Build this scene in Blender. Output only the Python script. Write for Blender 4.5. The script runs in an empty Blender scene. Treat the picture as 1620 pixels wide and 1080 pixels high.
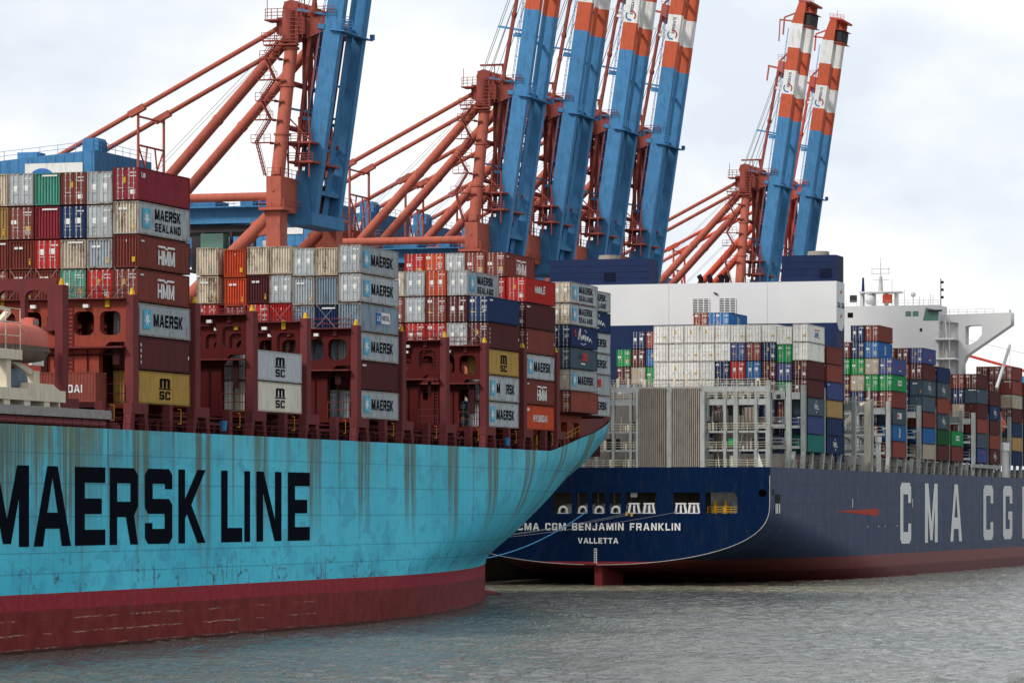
import bpy, bmesh, math, random
from mathutils import Vector, Matrix
SC = bpy.context.scene
COL = SC.collection
R = math.radians
# ------------------------------------------------------------------ camera
# world: X = to the river (starboard of both moored ships), Y = along the quay, Z = up, water at z 0
YAW = math.atan(1880 / 6200)
cam_d = bpy.data.cameras.new("camera"); cam = bpy.data.objects.new("camera", cam_d); COL.objects.link(cam)
cam.location = (0, 0, 11.75); cam.rotation_euler = (R(90), 0, YAW)
cam_d.sensor_width = 36; cam_d.lens = 36 * 6200 / 1620
cam_d.shift_y = 264 / 1620
cam_d.clip_start = 1; cam_d.clip_end = 20000
SC.camera = cam
# ------------------------------------------------------------------ sky and sun
SUN_EL, SUN_DIR = R(42), Vector((-0.62, -0.78, 0))
w = bpy.data.worlds.new("World"); SC.world = w; w.use_nodes = True
nt = w.node_tree; N = nt.nodes; Lk = nt.links; N.clear()
out = N.new('ShaderNodeOutputWorld'); bg = N.new('ShaderNodeBackground'); bg.inputs[1].default_value = 0.1
sky = N.new('ShaderNodeTexSky'); sky.sky_type = 'NISHITA'; sky.sun_disc = False
sky.sun_elevation = SUN_EL; sky.sun_rotation = math.atan2(SUN_DIR.x, SUN_DIR.y)
sky.air_density = 1.0; sky.dust_density = 2.0; sky.ozone_density = 1.0
tc = N.new('ShaderNodeTexCoord'); mp = N.new('ShaderNodeMapping'); mp.inputs['Scale'].default_value = (1, 1, 1.9)
mp.inputs['Location'].default_value = (0.37, 0.1, 0.02)
no = N.new('ShaderNodeTexNoise'); no.inputs['Scale'].default_value = 9.5; no.inputs['Detail'].default_value = 7; no.inputs['Roughness'].default_value = .52
rp = N.new('ShaderNodeValToRGB'); rp.color_ramp.elements[0].position = .40; rp.color_ramp.elements[1].position = .60
rp.color_ramp.elements[0].color = (0, 0, 0, 1)
cl = N.new('ShaderNodeMix'); cl.data_type = 'RGBA'
cl.inputs[6].default_value = (6.9, 7.5, 8.3, 1); cl.inputs[7].default_value = (9.3, 9.35, 9.4, 1)
no2 = N.new('ShaderNodeTexNoise'); no2.inputs['Scale'].default_value = 3.0; no2.inputs['Detail'].default_value = 5
rp2 = N.new('ShaderNodeValToRGB'); rp2.color_ramp.elements[0].position = .3; rp2.color_ramp.elements[1].position = .5
rp2.color_ramp.elements[0].color = (.82, .82, .82, 1)
mx = N.new('ShaderNodeMix'); mx.data_type = 'RGBA'
Lk.new(tc.outputs['Generated'], mp.inputs[0]); Lk.new(mp.outputs[0], no.inputs['Vector']); Lk.new(mp.outputs[0], no2.inputs['Vector'])
Lk.new(no.outputs[0], rp.inputs[0]); Lk.new(rp.outputs[0], cl.inputs[0]); Lk.new(no2.outputs[0], rp2.inputs[0])
Lk.new(rp2.outputs[0], mx.inputs[0]); Lk.new(sky.outputs[0], mx.inputs[6]); Lk.new(cl.outputs[2], mx.inputs[7])
# sky out of view over the river is dimmed, to darken the river-facing sides
dp = N.new('ShaderNodeVectorMath'); dp.operation = 'DOT_PRODUCT'; dp.inputs[1].default_value = (.93, -.1, .35); Lk.new(tc.outputs['Generated'], dp.inputs[0])
dr = N.new('ShaderNodeMapRange'); dr.interpolation_type = 'SMOOTHSTEP'; dr.inputs[1].default_value = .0; dr.inputs[2].default_value = .75; dr.inputs[3].default_value = 1.0; dr.inputs[4].default_value = .88
Lk.new(dp.outputs['Value'], dr.inputs[0])
dm_ = N.new('ShaderNodeMix'); dm_.data_type = 'RGBA'; dm_.blend_type = 'MULTIPLY'; dm_.inputs[0].default_value = 1
Lk.new(mx.outputs[2], dm_.inputs[6]); Lk.new(dr.outputs[0], dm_.inputs[7])
Lk.new(dm_.outputs[2], bg.inputs[0]); Lk.new(bg.outputs[0], out.inputs[0])
sun_d = bpy.data.lights.new("sun", 'SUN'); sun_d.energy = 2.6; sun_d.angle = R(12); sun_d.color = (1, .95, .88)
sun = bpy.data.objects.new("sun", sun_d); COL.objects.link(sun)
to_sun = SUN_DIR.normalized() * math.cos(SUN_EL) + Vector((0, 0, math.sin(SUN_EL)))
sun.rotation_euler = to_sun.to_track_quat('Z', 'Y').to_euler(); sun.location = to_sun * 400
SC.view_settings.view_transform = 'Standard'; SC.view_settings.look = 'None'
SC.view_settings.exposure = 0.22; SC.view_settings.gamma = 1
SC.cycles.max_bounces = 6; SC.cycles.diffuse_bounces = 3; SC.cycles.glossy_bounces = 3
# ------------------------------------------------------------------ materials
class NT:
    """tiny wrapper to write node materials"""
    def __init__(s, name):
        s.m = bpy.data.materials.new(name); s.m.use_nodes = True
        s.t = s.m.node_tree; s.b = s.t.nodes['Principled BSDF']
    def n(s, typ, **kw):
        x = s.t.nodes.new(typ)
        for k, v in kw.items():
            if k.startswith('i_'): x.inputs[int(k[2:]) if k[2:].isdigit() else k[2:]].default_value = v
            else: setattr(x, k, v)
        return x
    def l(s, a, b): s.t.links.new(a, b); return s
    def math(s, op, a, b=None, clamp=False):
        x = s.t.nodes.new('ShaderNodeMath'); x.operation = op; x.use_clamp = clamp
        for i, v in enumerate((a, b)):
            if v is None: continue
            if isinstance(v, (int, float)): x.inputs[i].default_value = v
            else: s.t.links.new(v, x.inputs[i])
        return x.outputs[0]
    def mix(s, f, a, b):
        x = s.t.nodes.new('ShaderNodeMix'); x.data_type = 'RGBA'
        for i, v in ((0, f), (6, a), (7, b)):
            if isinstance(v, (int, float)): x.inputs[i].default_value = v
            elif isinstance(v, tuple): x.inputs[i].default_value = v + (1,) if len(v) == 3 else v
            else: s.t.links.new(v, x.inputs[i])
        return x.outputs[2]
    def ramp(s, v, lo, hi):
        x = s.t.nodes.new('ShaderNodeMapRange'); x.clamp = True; x.interpolation_type = 'SMOOTHSTEP'
        s.t.links.new(v, x.inputs[0]); x.inputs[1].default_value = lo; x.inputs[2].default_value = hi
        return x.outputs[0]
    def noise(s, vec, scale, detail=4, rough=.55, stretch=None):
        if stretch:
            mp = s.t.nodes.new('ShaderNodeMapping'); mp.inputs['Scale'].default_value = stretch
            s.t.links.new(vec, mp.inputs[0]); vec = mp.outputs[0]
        x = s.t.nodes.new('ShaderNodeTexNoise'); x.inputs['Scale'].default_value = scale
        x.inputs['Detail'].default_value = detail; x.inputs['Roughness'].default_value = rough
        s.t.links.new(vec, x.inputs['Vector']); return x.outputs[0]
    def fin(s, col, rough=.5, metal=0., spec=.5, bump=None, bstr=.2, bdist=.05):
        if isinstance(col, tuple): s.b.inputs['Base Color'].default_value = col + (1,)
        else: s.l(col, s.b.inputs['Base Color'])
        if isinstance(rough, (int, float)): s.b.inputs['Roughness'].default_value = rough
        else: s.l(rough, s.b.inputs['Roughness'])
        s.b.inputs['Metallic'].default_value = metal
        s.b.inputs['Specular IOR Level'].default_value = spec
        if bump is not None:
            x = s.n('ShaderNodeBump'); x.inputs['Strength'].default_value = bstr; x.inputs['Distance'].default_value = bdist
            s.l(bump, x.inputs['Height']); s.l(x.outputs[0], s.b.inputs['Normal'])
        return s.m

def paint(name, rgb, rust=.2, rough=.45, vary=.16, rustcol=(.13, .055, .025), scale=1.0, spec=.006):
    """weathered paint: uneven fading, dirt runs and rust patches"""
    q = NT(name)
    tcn = q.n('ShaderNodeTexCoord'); oi = q.n('ShaderNodeObjectInfo')
    va = q.n('ShaderNodeVectorMath', operation='ADD'); q.l(tcn.outputs['Object'], va.inputs[0])
    cx = q.n('ShaderNodeCombineXYZ')
    k = q.math('MULTIPLY', oi.outputs['Random'], 71.0); q.l(k, cx.inputs[0]); q.l(k, cx.inputs[1]); q.l(k, cx.inputs[2])
    q.l(cx.outputs[0], va.inputs[1]); v = va.outputs[0]
    n1 = q.noise(v, .55 * scale, 6, .6)
    n2 = q.noise(v, 1.6 * scale, 5, .65, (1, 1, .28))
    n3 = q.noise(v, 5.0 * scale, 4, .6)
    br = q.math('ADD', q.math('MULTIPLY', n1, 2 * vary), 1 - vary)
    br = q.math('ADD', br, q.math('MULTIPLY', q.math('SUBTRACT', oi.outputs['Random'], .5), .22))
    hs = q.n('ShaderNodeHueSaturation'); hs.inputs['Color'].default_value = rgb + (1,); q.l(br, hs.inputs['Value'])
    c = hs.outputs[0]
    dirt = q.ramp(n2, .44, .72)
    c = q.mix(q.math('MULTIPLY', dirt, min(.75, .40 + .45 * rust)), c, tuple(.4 * x + .02 for x in rgb))
    if rust > 0:
        mfac = q.math('MULTIPLY', q.ramp(q.math('ADD', q.math('MULTIPLY', n2, .6), q.math('MULTIPLY', n3, .4)), .66 - .22 * rust, .74 - .14 * rust), .85)
        c = q.mix(mfac, c, rustcol)
    return q.fin(c, q.math('ADD', q.math('MULTIPLY', n1, .25), rough - .1), spec=spec)

def plain(name, rgb, rough=.6, metal=0., lo=.82, hi=1.1, sc=1.3): 
    q = NT(name); tcn = q.n('ShaderNodeTexCoord'); n1 = q.noise(tcn.outputs['Object'], sc, 4)
    c = q.mix(q.ramp(n1, .3, .75), tuple(lo * x for x in rgb), tuple(min(1, hi * x) for x in rgb))
    return q.fin(c, rough, metal, spec=.01)

CC = {  # container colours: rgb, rust, words
 'grey': ((0.400, 0.440, 0.460), 0.4, 'light grey'), 'greyd': ((0.220, 0.290, 0.350), 0.45, 'blue grey'),
 'cream': ((0.600, 0.530, 0.420), .75, 'rusty cream'), 'white': ((.80, .785, .74), 0.22, 'off white'), 'msw': ((0.540, 0.565, 0.590), .03, 'pale grey'), 'msc': ((0.660, 0.620, 0.520), .1, 'cream'),
 'gold': ((0.430, 0.275, 0.080), .08, 'gold'), 'maroon': ((0.108, 0.034, 0.036), 0.2, 'maroon'), 'brown': ((0.205, 0.056, 0.046), 0.3, 'brown red'),
 'rbrown': ((0.265, 0.072, 0.056), 0.28, 'red brown'), 'dred': ((0.260, 0.040, 0.052), 0.14, 'dark red'), 'red': ((0.480, 0.036, 0.034), 0.2, 'bright red'), 'orange': ((0.550, 0.085, 0.038), 0.25, 'orange red'),
 'ginger': ((.42, .13, .05), .2, 'orange'), 'navy': ((0.024, 0.045, 0.115), .12, 'navy blue'), 'slate': ((0.075, 0.105, 0.135), .1, 'slate grey'), 'blue': ((0.036, 0.150, 0.380), .08, 'bright blue'),
 'purple': ((0.065, 0.090, 0.235), .08, 'purple blue'), 'teal': ((.10, .33, .25), .2, 'teal green'), 'dteal': ((.03, .17, .15), .1, 'dark teal'), 'green': ((0.018, 0.260, 0.075), .06, 'bright green'),
 'beige': ((0.420, 0.370, 0.290), .2, 'beige'), 'tan': ((.42, .27, .11), .1, 'tan'), 'dkgreen': ((.012, .09, .035), .1, 'dark green')}
CM = {k: paint('container_paint_' + k, v[0], v[1], .42) for k, v in CC.items()}
PALE = ('grey', 'greyd', 'cream', 'white', 'beige', 'msc')
CMF = {k: paint('container_frame_' + k, tuple(((.45 if k != 'white' else .7) * a + (.55 if k != 'white' else .3) * b) if k in PALE else .62 * a for a, b in zip(v[0], (.20, .13, .08))), min(.7, v[1] + .35), .5) for k, v in CC.items()}
M = dict(
 bar=plain('galvanised_bar', (.55, .53, .50), .5), sign_white=plain('white_marking', (.72, .72, .70)), sign_yellow=plain('yellow_marking', (.62, .36, .03)),
 ink=plain('black_lettering', (.006, .007, .013), .9), inkblue=plain('dark_blue_lettering', (.03, .05, .11), .5), star=plain('star_blue', (.10, .42, .62), .5), lred=plain('red_lettering', (.5, .05, .04)), lblue=plain('blue_lettering', (.05, .16, .42)),
 white=plain('ship_white_paint', (.66, .665, .67), .5, 0., .94, 1.02, .12), cred2=paint('dark_crane_red', (.27, .070, .055), .25, .5, .2), stern_navy=paint('stern_navy_paint', (.0028, .012, .042), .02, .45, .2, (.05, .09, .16)),  # cred2: a darker crane red for masthead, stairs, pipes and folded stays
 s1red=paint('deck_red_paint', (.085, .015, .014), .25, .55), s1orange=paint('orange_red_paint', (.285, .060, .040), .4, .5), s1post=paint('post_red_paint', (.15, .038, .040), .18, .45),
 s1dark=paint('coaming_dark_paint', (.045, .014, .014), .3, .6), black=plain('black_paint', (.012, .012, .014), .5),
 s2grey=paint('lashing_grey_paint', (.33, .35, .34), .25, .5), panel=paint('panel_grey_paint', (.30, .265, .23), .12, .5, .1), casing_navy=paint('casing_navy_paint', (.020, .032, .085), .02, .4, .2),
 cred=paint('crane_red_paint', (.40, .112, .078), .12, .42, .14), credf=paint('fresh_crane_red_paint', (.52, .085, .05), .05, .4, .1), cblue=paint('crane_blue_paint', (.070, .215, .41), .22, .4, .24, (.035, .09, .17)), cdark=paint('crane_dark_paint', (.05, .045, .05), .1, .5),
 corange=paint('boom_orange_paint', (.50, .11, .058), .03, .4, .1), cwhite=paint('boom_white_paint', (.72, .72, .70), .05, .4, .08), steel=plain('wire_rope', (.30, .31, .33), .6), rod=plain('lashing_rod_steel', (.34, .30, .25), .7),
 glass=NT('dark_glass').fin((.02, .05, .05), .1), gglass=NT('green_tinted_glass').fin((.10, .22, .17), .12), yellow=plain('yellow_paint', (.60, .33, .03), .5), boat=paint('lifeboat_orange', (.56, .17, .13), .1, .4, .1), boat2=paint('lifeboat_bright_orange', (.62, .07, .02), .02, .35, .1), keel=plain('lifeboat_underside', (.16, .12, .10)),
 davit=paint('davit_cream_paint', (.70, .63, .50), .06, .5, .1), rope_blue=plain('blue_rope', (.08, .28, .52), .8), rope=plain('pale_rope', (.22, .23, .24), .8), drum=plain('blue_plastic', (.03, .25, .55), .4), quay=plain('concrete', (.28, .27, .25), .9), roof=plain('grey_slab', (.30, .29, .28), .8), pipe=paint('pipe_red', (.24, .075, .08), .1, .4), tarp=plain('grey_tarpaulin', (.12, .16, .20), .7))

# hull of the light blue ship
q = NT('light_blue_hull_paint'); tcn = q.n('ShaderNodeTexCoord'); v = tcn.outputs['Object']
sp = q.n('ShaderNodeSeparateXYZ'); q.l(v, sp.inputs[0]); X, Y, Z = sp.outputs
big = q.noise(v, .06, 5); fine = q.noise(v, 1.1, 5)
blue = q.mix(q.ramp(big, .3, .7), (.072, .525, .70), (.105, .625, .81))
blue = q.mix(q.math('MULTIPLY', q.ramp(fine, .5, .8), .25), blue, (.06, .25, .36))
pat = q.noise(v, .35, 2, .4, (1, 1, 1.4)); blue = q.mix(q.math('MULTIPLY', q.ramp(pat, .60, .63), .30), blue, (.07, .36, .56)); pat2 = q.noise(v, .21, 1, .3, (1, 1.3, 2.2)); blue = q.mix(q.math('MULTIPLY', q.ramp(pat2, .63, .645), .4), blue, (.07, .34, .50))
# vertical runs of rust from the scuppers under each post
st = q.noise(v, 1.0, 5, .6, (0, 1.15, .022)); st2 = q.noise(v, 1.0, 4, .6, (0, .32, .035))
per = q.math('ABSOLUTE', q.math('SUBTRACT', q.math('FRACT', q.math('DIVIDE', q.math('SUBTRACT', Y, 295.2), 14.85)), .5))
pk = q.math('ADD', q.math('SUBTRACT', 1.0, q.ramp(q.math('ABSOLUTE', q.math('SUBTRACT', per, .07)), .015, .09)), q.math('MULTIPLY', q.math('SUBTRACT', 1.0, q.ramp(q.math('ABSOLUTE', q.math('SUBTRACT', per, .5)), .0, .035)), .45))
stern = q.math('SUBTRACT', 1.0, q.ramp(Y, 285., 335.))
ln = q.math('ADD', 4.0, q.math('MULTIPLY', st2, 15.0))
fade = q.math('DIVIDE', q.math('SUBTRACT', q.math('ADD', Z, ln), 18.6), ln, True)
run = q.math('MULTIPLY', q.ramp(st, .33, .52), q.math('ADD', q.math('ADD', q.math('MULTIPLY', pk, 1.6), .14), q.math('MULTIPLY', stern, .9)))
run = q.math('MULTIPLY', run, fade, True)
thin = q.noise(v, 1.0, 3, .6, (0, 3.4, .05)); run = q.math('MULTIPLY', run, q.math('ADD', .5, q.math('MULTIPLY', q.ramp(thin, .36, .58), .9)), True)
blue = q.mix(q.math('MULTIPLY', run, .80), blue, (.125, .098, .032))
wash = q.math('MULTIPLY', q.math('MULTIPLY', q.ramp(Z, 13.5, 18.6), q.ramp(st2, .42, .6)), q.math('ADD', .18, q.math('MULTIPLY', stern, .6))); blue = q.mix(wash, blue, (.19, .22, .10))
st3 = q.noise(v, 1.0, 3, .6, (0, 2.6, .012)); blue = q.mix(q.math('MULTIPLY', q.ramp(st3, .6, .7), q.math('MULTIPLY', fade, .30)), blue, (.16, .09, .05))
for zz in (6.4, 8.1, 11.1, 13.8, 16.3):
    wl = q.math('LESS_THAN', q.math('ABSOLUTE', q.math('SUBTRACT', Z, zz)), .045)
    blue = q.mix(q.math('MULTIPLY', wl, .45), blue, (.03, .13, .18))
# scuffs low on the side
sc = q.noise(v, .8, 6, .7, (0, .8, 1.6)); sc2 = q.noise(v, .16, 3); low = q.math('SUBTRACT', 1.0, q.ramp(Z, 5.5, 9.5))
sv = q.noise(v, 1.0, 5, .7, (0, 2.0, .28)); blue = q.mix(q.math('MULTIPLY', q.math('MULTIPLY', q.ramp(sv, .56, .63), low), q.math('MULTIPLY', q.ramp(sc2, .38, .52), .8)), blue, (.09, .07, .045))
blue = q.mix(q.math('MULTIPLY', q.math('MULTIPLY', q.ramp(sc, .55, .62), low), q.math('MULTIPLY', q.ramp(sc2, .42, .56), .7)), blue, (.07, .06, .05))
red = q.mix(q.ramp(fine, .35, .7), (.27, .026, .040), (.33, .040, .055))
drk = q.mix(q.ramp(q.noise(v, .5, 6, .65), .3, .7), (.145, .022, .020), (.22, .036, .034))
lvl = q.math('ADD', Z, q.math('MULTIPLY', q.math('SUBTRACT', fine, .5), .25))
red = q.mix(q.ramp(lvl, 3.35, 3.5), drk, red)
br = q.n('ShaderNodeTexBrick'); br.inputs['Scale'].default_value = 1; br.inputs['Brick Width'].default_value = 10; br.inputs['Row Height'].default_value = 1.12; br.inputs['Mortar Size'].default_value = .055; br.inputs['Mortar Smooth'].default_value = .4; br.offset = .37
cb = q.n('ShaderNodeCombineXYZ'); q.l(q.math('ADD', Y, q.math('MULTIPLY', fine, .4)), cb.inputs[0]); q.l(q.math('ADD', Z, q.math('MULTIPLY', q.noise(v, .7, 4), .2)), cb.inputs[1]); q.l(cb.outputs[0], br.inputs['Vector'])
mort = q.math('MULTIPLY', br.outputs['Fac'], q.ramp(q.noise(v, .9, 5, .7), .44, .58)); mort = q.math('MULTIPLY', mort, q.math('SUBTRACT', 1.0, q.ramp(Y, 345., 372.)))
wob = q.math('MULTIPLY', q.noise(v, .45, 5, .7), .45)
hl = q.math('ABSOLUTE', q.math('SUBTRACT', q.math('FRACT', q.math('ADD', q.math('DIVIDE', Z, 1.18), wob)), .5))
mort = q.math('MULTIPLY', q.math('SUBTRACT', 1.0, q.ramp(hl, .01, .065)), q.math('MULTIPLY', q.ramp(q.noise(v, .9, 6, .75), .40, .54), q.math('SUBTRACT', 1.0, q.ramp(q.math('ADD', Y, q.math('MULTIPLY', fine, 40.0)), 365., 400.))))
mort = q.math('MULTIPLY', q.math('MULTIPLY', mort, q.ramp(q.noise(v, .21, 3), .44, .58)), q.math('LESS_THAN', Z, 3.3))
red = q.mix(q.math('MULTIPLY', mort, .8), red, (.46, .36, .29))
red = q.mix(q.math('MULTIPLY', q.ramp(q.noise(v, .35, 6, .75, (0, 1, .5)), .58, .7), .55), red, (.09, .06, .045))
red = q.mix(q.ramp(q.math('ADD', Z, q.math('MULTIPLY', q.noise(v, 2., 3), .5)), .35, .75), (.055, .022, .02), red)
colr = q.mix(q.math('GREATER_THAN', q.math('ADD', Z, q.math('MULTIPLY', q.math('SUBTRACT', fine, .5), .05)), 4.78), red, blue)
M['hull1'] = q.fin(colr, q.math('ADD', .34, q.math('MULTIPLY', fine, .2)), spec=.012, bump=q.noise(v, .23, 3), bstr=.4, bdist=.25)
# hull side of the navy ship
q = NT('navy_hull_paint'); tcn = q.n('ShaderNodeTexCoord'); v = tcn.outputs['Object']
sp = q.n('ShaderNodeSeparateXYZ'); q.l(v, sp.inputs[0]); X, Y, Z = sp.outputs
fine = q.noise(v, .5, 6, .6); st = q.noise(v, 1.0, 5, .6, (0, .55, .04))
nv = q.mix(q.ramp(st, .35, .7), (.019, .036, .088), (.030, .052, .114))
nv = q.mix(q.math('MULTIPLY', q.ramp(fine, .5, .75), .35), nv, (.042, .060, .11))
for zz in (15.6, 12.4, 9.0):
    nv = q.mix(q.math('MULTIPLY', q.math('LESS_THAN', q.math('ABSOLUTE', q.math('SUBTRACT', Z, zz)), .07), .5), nv, (.012, .016, .035))
for yy in range(590, 900, 21):
    nv = q.mix(q.math('MULTIPLY', q.math('LESS_THAN', q.math('ABSOLUTE', q.math('SUBTRACT', Y, float(yy))), .12), .4), nv, (.012, .016, .035))
rd = q.mix(q.ramp(fine, .3, .7), (.15, .034, .034), (.20, .055, .052))
rd = q.mix(q.ramp(q.math('ADD', Z, q.math('MULTIPLY', fine, .5)), 1.9, 2.3), (.10, .014, .018), rd)
M['hull2'] = q.fin(q.mix(q.math('GREATER_THAN', q.math('ADD', Z, q.math('MULTIPLY', fine, .1)), 4.0), rd, nv), q.math('ADD', .34, q.math('MULTIPLY', fine, .22)), spec=.03, bump=q.noise(v, .2, 3), bstr=.2, bdist=.2)
# river water
q = NT('river_water'); tcn = q.n('ShaderNodeTexCoord'); v = tcn.outputs['Object']
mpw = q.n('ShaderNodeMapping'); mpw.inputs['Rotation'].default_value = (0, 0, -YAW); mpw.inputs['Scale'].default_value = (3.0, .42, 1); q.l(v, mpw.inputs[0]); e_ = q.noise(mpw.outputs[0], 1.0, 3, .6); b_ = q.noise(v, .85, 4, .6, (.9, 1.15, 1)); c_ = q.noise(v, 3.1, 3, .6)
h = q.math('ADD', q.math('MULTIPLY', b_, .6), q.math('ADD', q.math('MULTIPLY', c_, .2), q.math('MULTIPLY', e_, .62)))
swp = q.n('ShaderNodeSeparateXYZ'); q.l(v, swp.inputs[0]); yy_ = q.math('ADD', swp.outputs[1], q.math('MULTIPLY', q.noise(v, .03, 4), 16.0))
mud = q.math('MULTIPLY', q.ramp(yy_, 534., 552.), q.math('SUBTRACT', 1.0, q.ramp(swp.outputs[0], -128., -96.)))
M['water'] = q.fin(q.mix(q.math('MULTIPLY', mud, .75), q.mix(q.ramp(q.noise(v, .02, 4), .35, .7), (.066, .076, .068), (.105, .108, .086)), (.23, .21, .145)), .09, spec=.5, bump=h, bstr=1.0, bdist=.36)
q.b.inputs['IOR'].default_value = 1.33

# ------------------------------------------------------------------ mesh helpers
class MB:
    """collects boxes, tubes, prisms and sheets; build() links them as ONE mesh object"""
    def __init__(s): s.v = []; s.f = []; s.mi = []; s.sm = []; s.cur = 0
    def add(s, vs, fs, smooth=False):
        o = len(s.v); s.v += [tuple(p) for p in vs]
        for f in fs: s.f.append(tuple(i + o for i in f)); s.mi.append(s.cur); s.sm.append(smooth)
        return s
    def box(s, x0, x1, y0, y1, z0, z1):
        vs = [(x, y, z) for x in (x0, x1) for y in (y0, y1) for z in (z0, z1)]
        return s.add(vs, [(0, 1, 3, 2), (4, 6, 7, 5), (0, 4, 5, 1), (2, 3, 7, 6), (0, 2, 6, 4), (1, 5, 7, 3)])
    def hexa(s, a, b):  # two quads joined
        return s.add(list(a) + list(b), [(3, 2, 1, 0), (4, 5, 6, 7), (0, 1, 5, 4), (1, 2, 6, 5), (2, 3, 7, 6), (3, 0, 4, 7)])
    def tube(s, p, q, r, r2=None, n=10, cap=True):
        p = Vector(p); q = Vector(q); r2 = r if r2 is None else r2; d = (q - p).normalized()
        u = d.orthogonal().normalized(); w_ = d.cross(u); vs = []
        for c, rr in ((p, r), (q, r2)):
            for k in range(n):
                t = 2 * math.pi * k / n; vs.append(c + (u * math.cos(t) + w_ * math.sin(t)) * rr)
        s.add(vs, [(k, (k + 1) % n, n + (k + 1) % n, n + k) for k in range(n)], True)
        if cap: s.add(vs, [tuple(range(n))[::-1], tuple(range(n, 2 * n))])
        return s
    def path(s, pts, r, n=6):
        for a, b in zip(pts, pts[1:]): s.tube(a, b, r, n=n)
        return s
    def bar(s, p, q, wd, ht, up=(0, 0, 1)):
        p = Vector(p); q = Vector(q); d = (q - p).normalized(); u = d.cross(Vector(up))
        if u.length < 1e-4: u = d.cross(Vector((1, 0, 0)))
        u.normalize(); v_ = u.cross(d); u *= wd / 2; v_ *= ht / 2
        return s.hexa([p - u - v_, p + u - v_, p + u + v_, p - u + v_], [q - u - v_, q + u - v_, q + u + v_, q - u + v_])
    def prism(s, poly, axis, a, b):  # polygon extruded along an axis; poly in the other two axes
        def pt(u, v_, w_): return {'x': (w_, u, v_), 'y': (u, w_, v_), 'z': (u, v_, w_)}[axis]
        n = len(poly); vs = [pt(u, v_, a) for u, v_ in poly] + [pt(u, v_, b) for u, v_ in poly]
        return s.add(vs, [tuple(range(n))[::-1], tuple(range(n, 2 * n))] + [(k, (k + 1) % n, n + (k + 1) % n, n + k) for k in range(n)])
    def sphere(s, c, rx, ry=None, rz=None, n=12, m=8):
        ry = ry or rx; rz = rz or rx; vs = []; fs = []
        for i in range(m + 1):
            a = math.pi * i / m
            for k in range(n):
                t = 2 * math.pi * k / n; vs.append((c[0] + rx * math.sin(a) * math.cos(t), c[1] + ry * math.sin(a) * math.sin(t), c[2] + rz * math.cos(a)))
        for i in range(m):
            for k in range(n): fs.append((i * n + k, (i + 1) * n + k, (i + 1) * n + (k + 1) % n, i * n + (k + 1) % n))
        return s.add(vs, fs, True)
    def corr(s, org, u, nrm, length, z0, z1, ribs, depth):
        """corrugated upright sheet running from org along u; troughs go back along -nrm"""
        o = Vector(org); u = Vector(u); nn = Vector(nrm); p = length / ribs; prof = []
        for k in range(ribs):
            prof += [(k * p, 0), (k * p + .32 * p, 0), (k * p + .5 * p, -depth), (k * p + .82 * p, -depth)]
        prof.append((length, 0)); vs = []
        for a, d in prof:
            b = o + u * a + nn * d; vs += [(b.x, b.y, z0), (b.x, b.y, z1)]
        return s.add(vs, [(2 * k, 2 * k + 2, 2 * k + 3, 2 * k + 1) for k in range(len(prof) - 1)])
    def rail(s, p, q, h=1.1, step=2.0, r=.035, bars=3):
        p = Vector(p); q = Vector(q); n = max(1, int((q - p).length / step))
        for k in range(n + 1):
            a = p.lerp(q, k / n); s.tube(a, a + Vector((0, 0, h)), r, n=4, cap=False)
        for k in range(bars):
            z = Vector((0, 0, h * (k + 1) / bars)); s.tube(p + z, q + z, r, n=4, cap=False)
        return s
    def mesh(s, name, mats):
        me = bpy.data.meshes.new(name); me.from_pydata(s.v, [], s.f)
        for m in (mats if isinstance(mats, (list, tuple)) else [mats]): me.materials.append(m)
        me.polygons.foreach_set('material_index', s.mi); me.polygons.foreach_set('use_smooth', s.sm)
        me.update()
        bm = bmesh.new(); bm.from_mesh(me); bmesh.ops.recalc_face_normals(bm, faces=bm.faces); bm.to_mesh(me); bm.free()
        return me
    def build(s, name, mats, parent=None): return put(name, s.mesh(name, mats), parent)

def put(name, me, parent=None, world=True):
    o = bpy.data.objects.new(name, me); COL.objects.link(o)
    if parent is not None:
        o.parent = parent
        if world and 'base' in ROOTS.get(parent.name, {}): o.matrix_parent_inverse = Matrix.Translation(ROOTS[parent.name]['base']).inverted()
    return o
ROOTS = {}
def thing(name, label, cat, loc, group=None, world=False):
    """an Empty at the base of a thing; world=True lets its parts be written in world coordinates"""
    o = bpy.data.objects.new(name, None); COL.objects.link(o); o.location = loc; o.empty_display_size = .5
    o['label'] = label; o['category'] = cat
    if group: o['group'] = group
    if world: ROOTS[o.name] = {'base': Vector(loc)}
    return o
def tag(o, label, cat, group=None):
    o['label'] = label; o['category'] = cat
    if group: o['group'] = group
    return o
def struct(o): o['kind'] = 'structure'; return o

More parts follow.
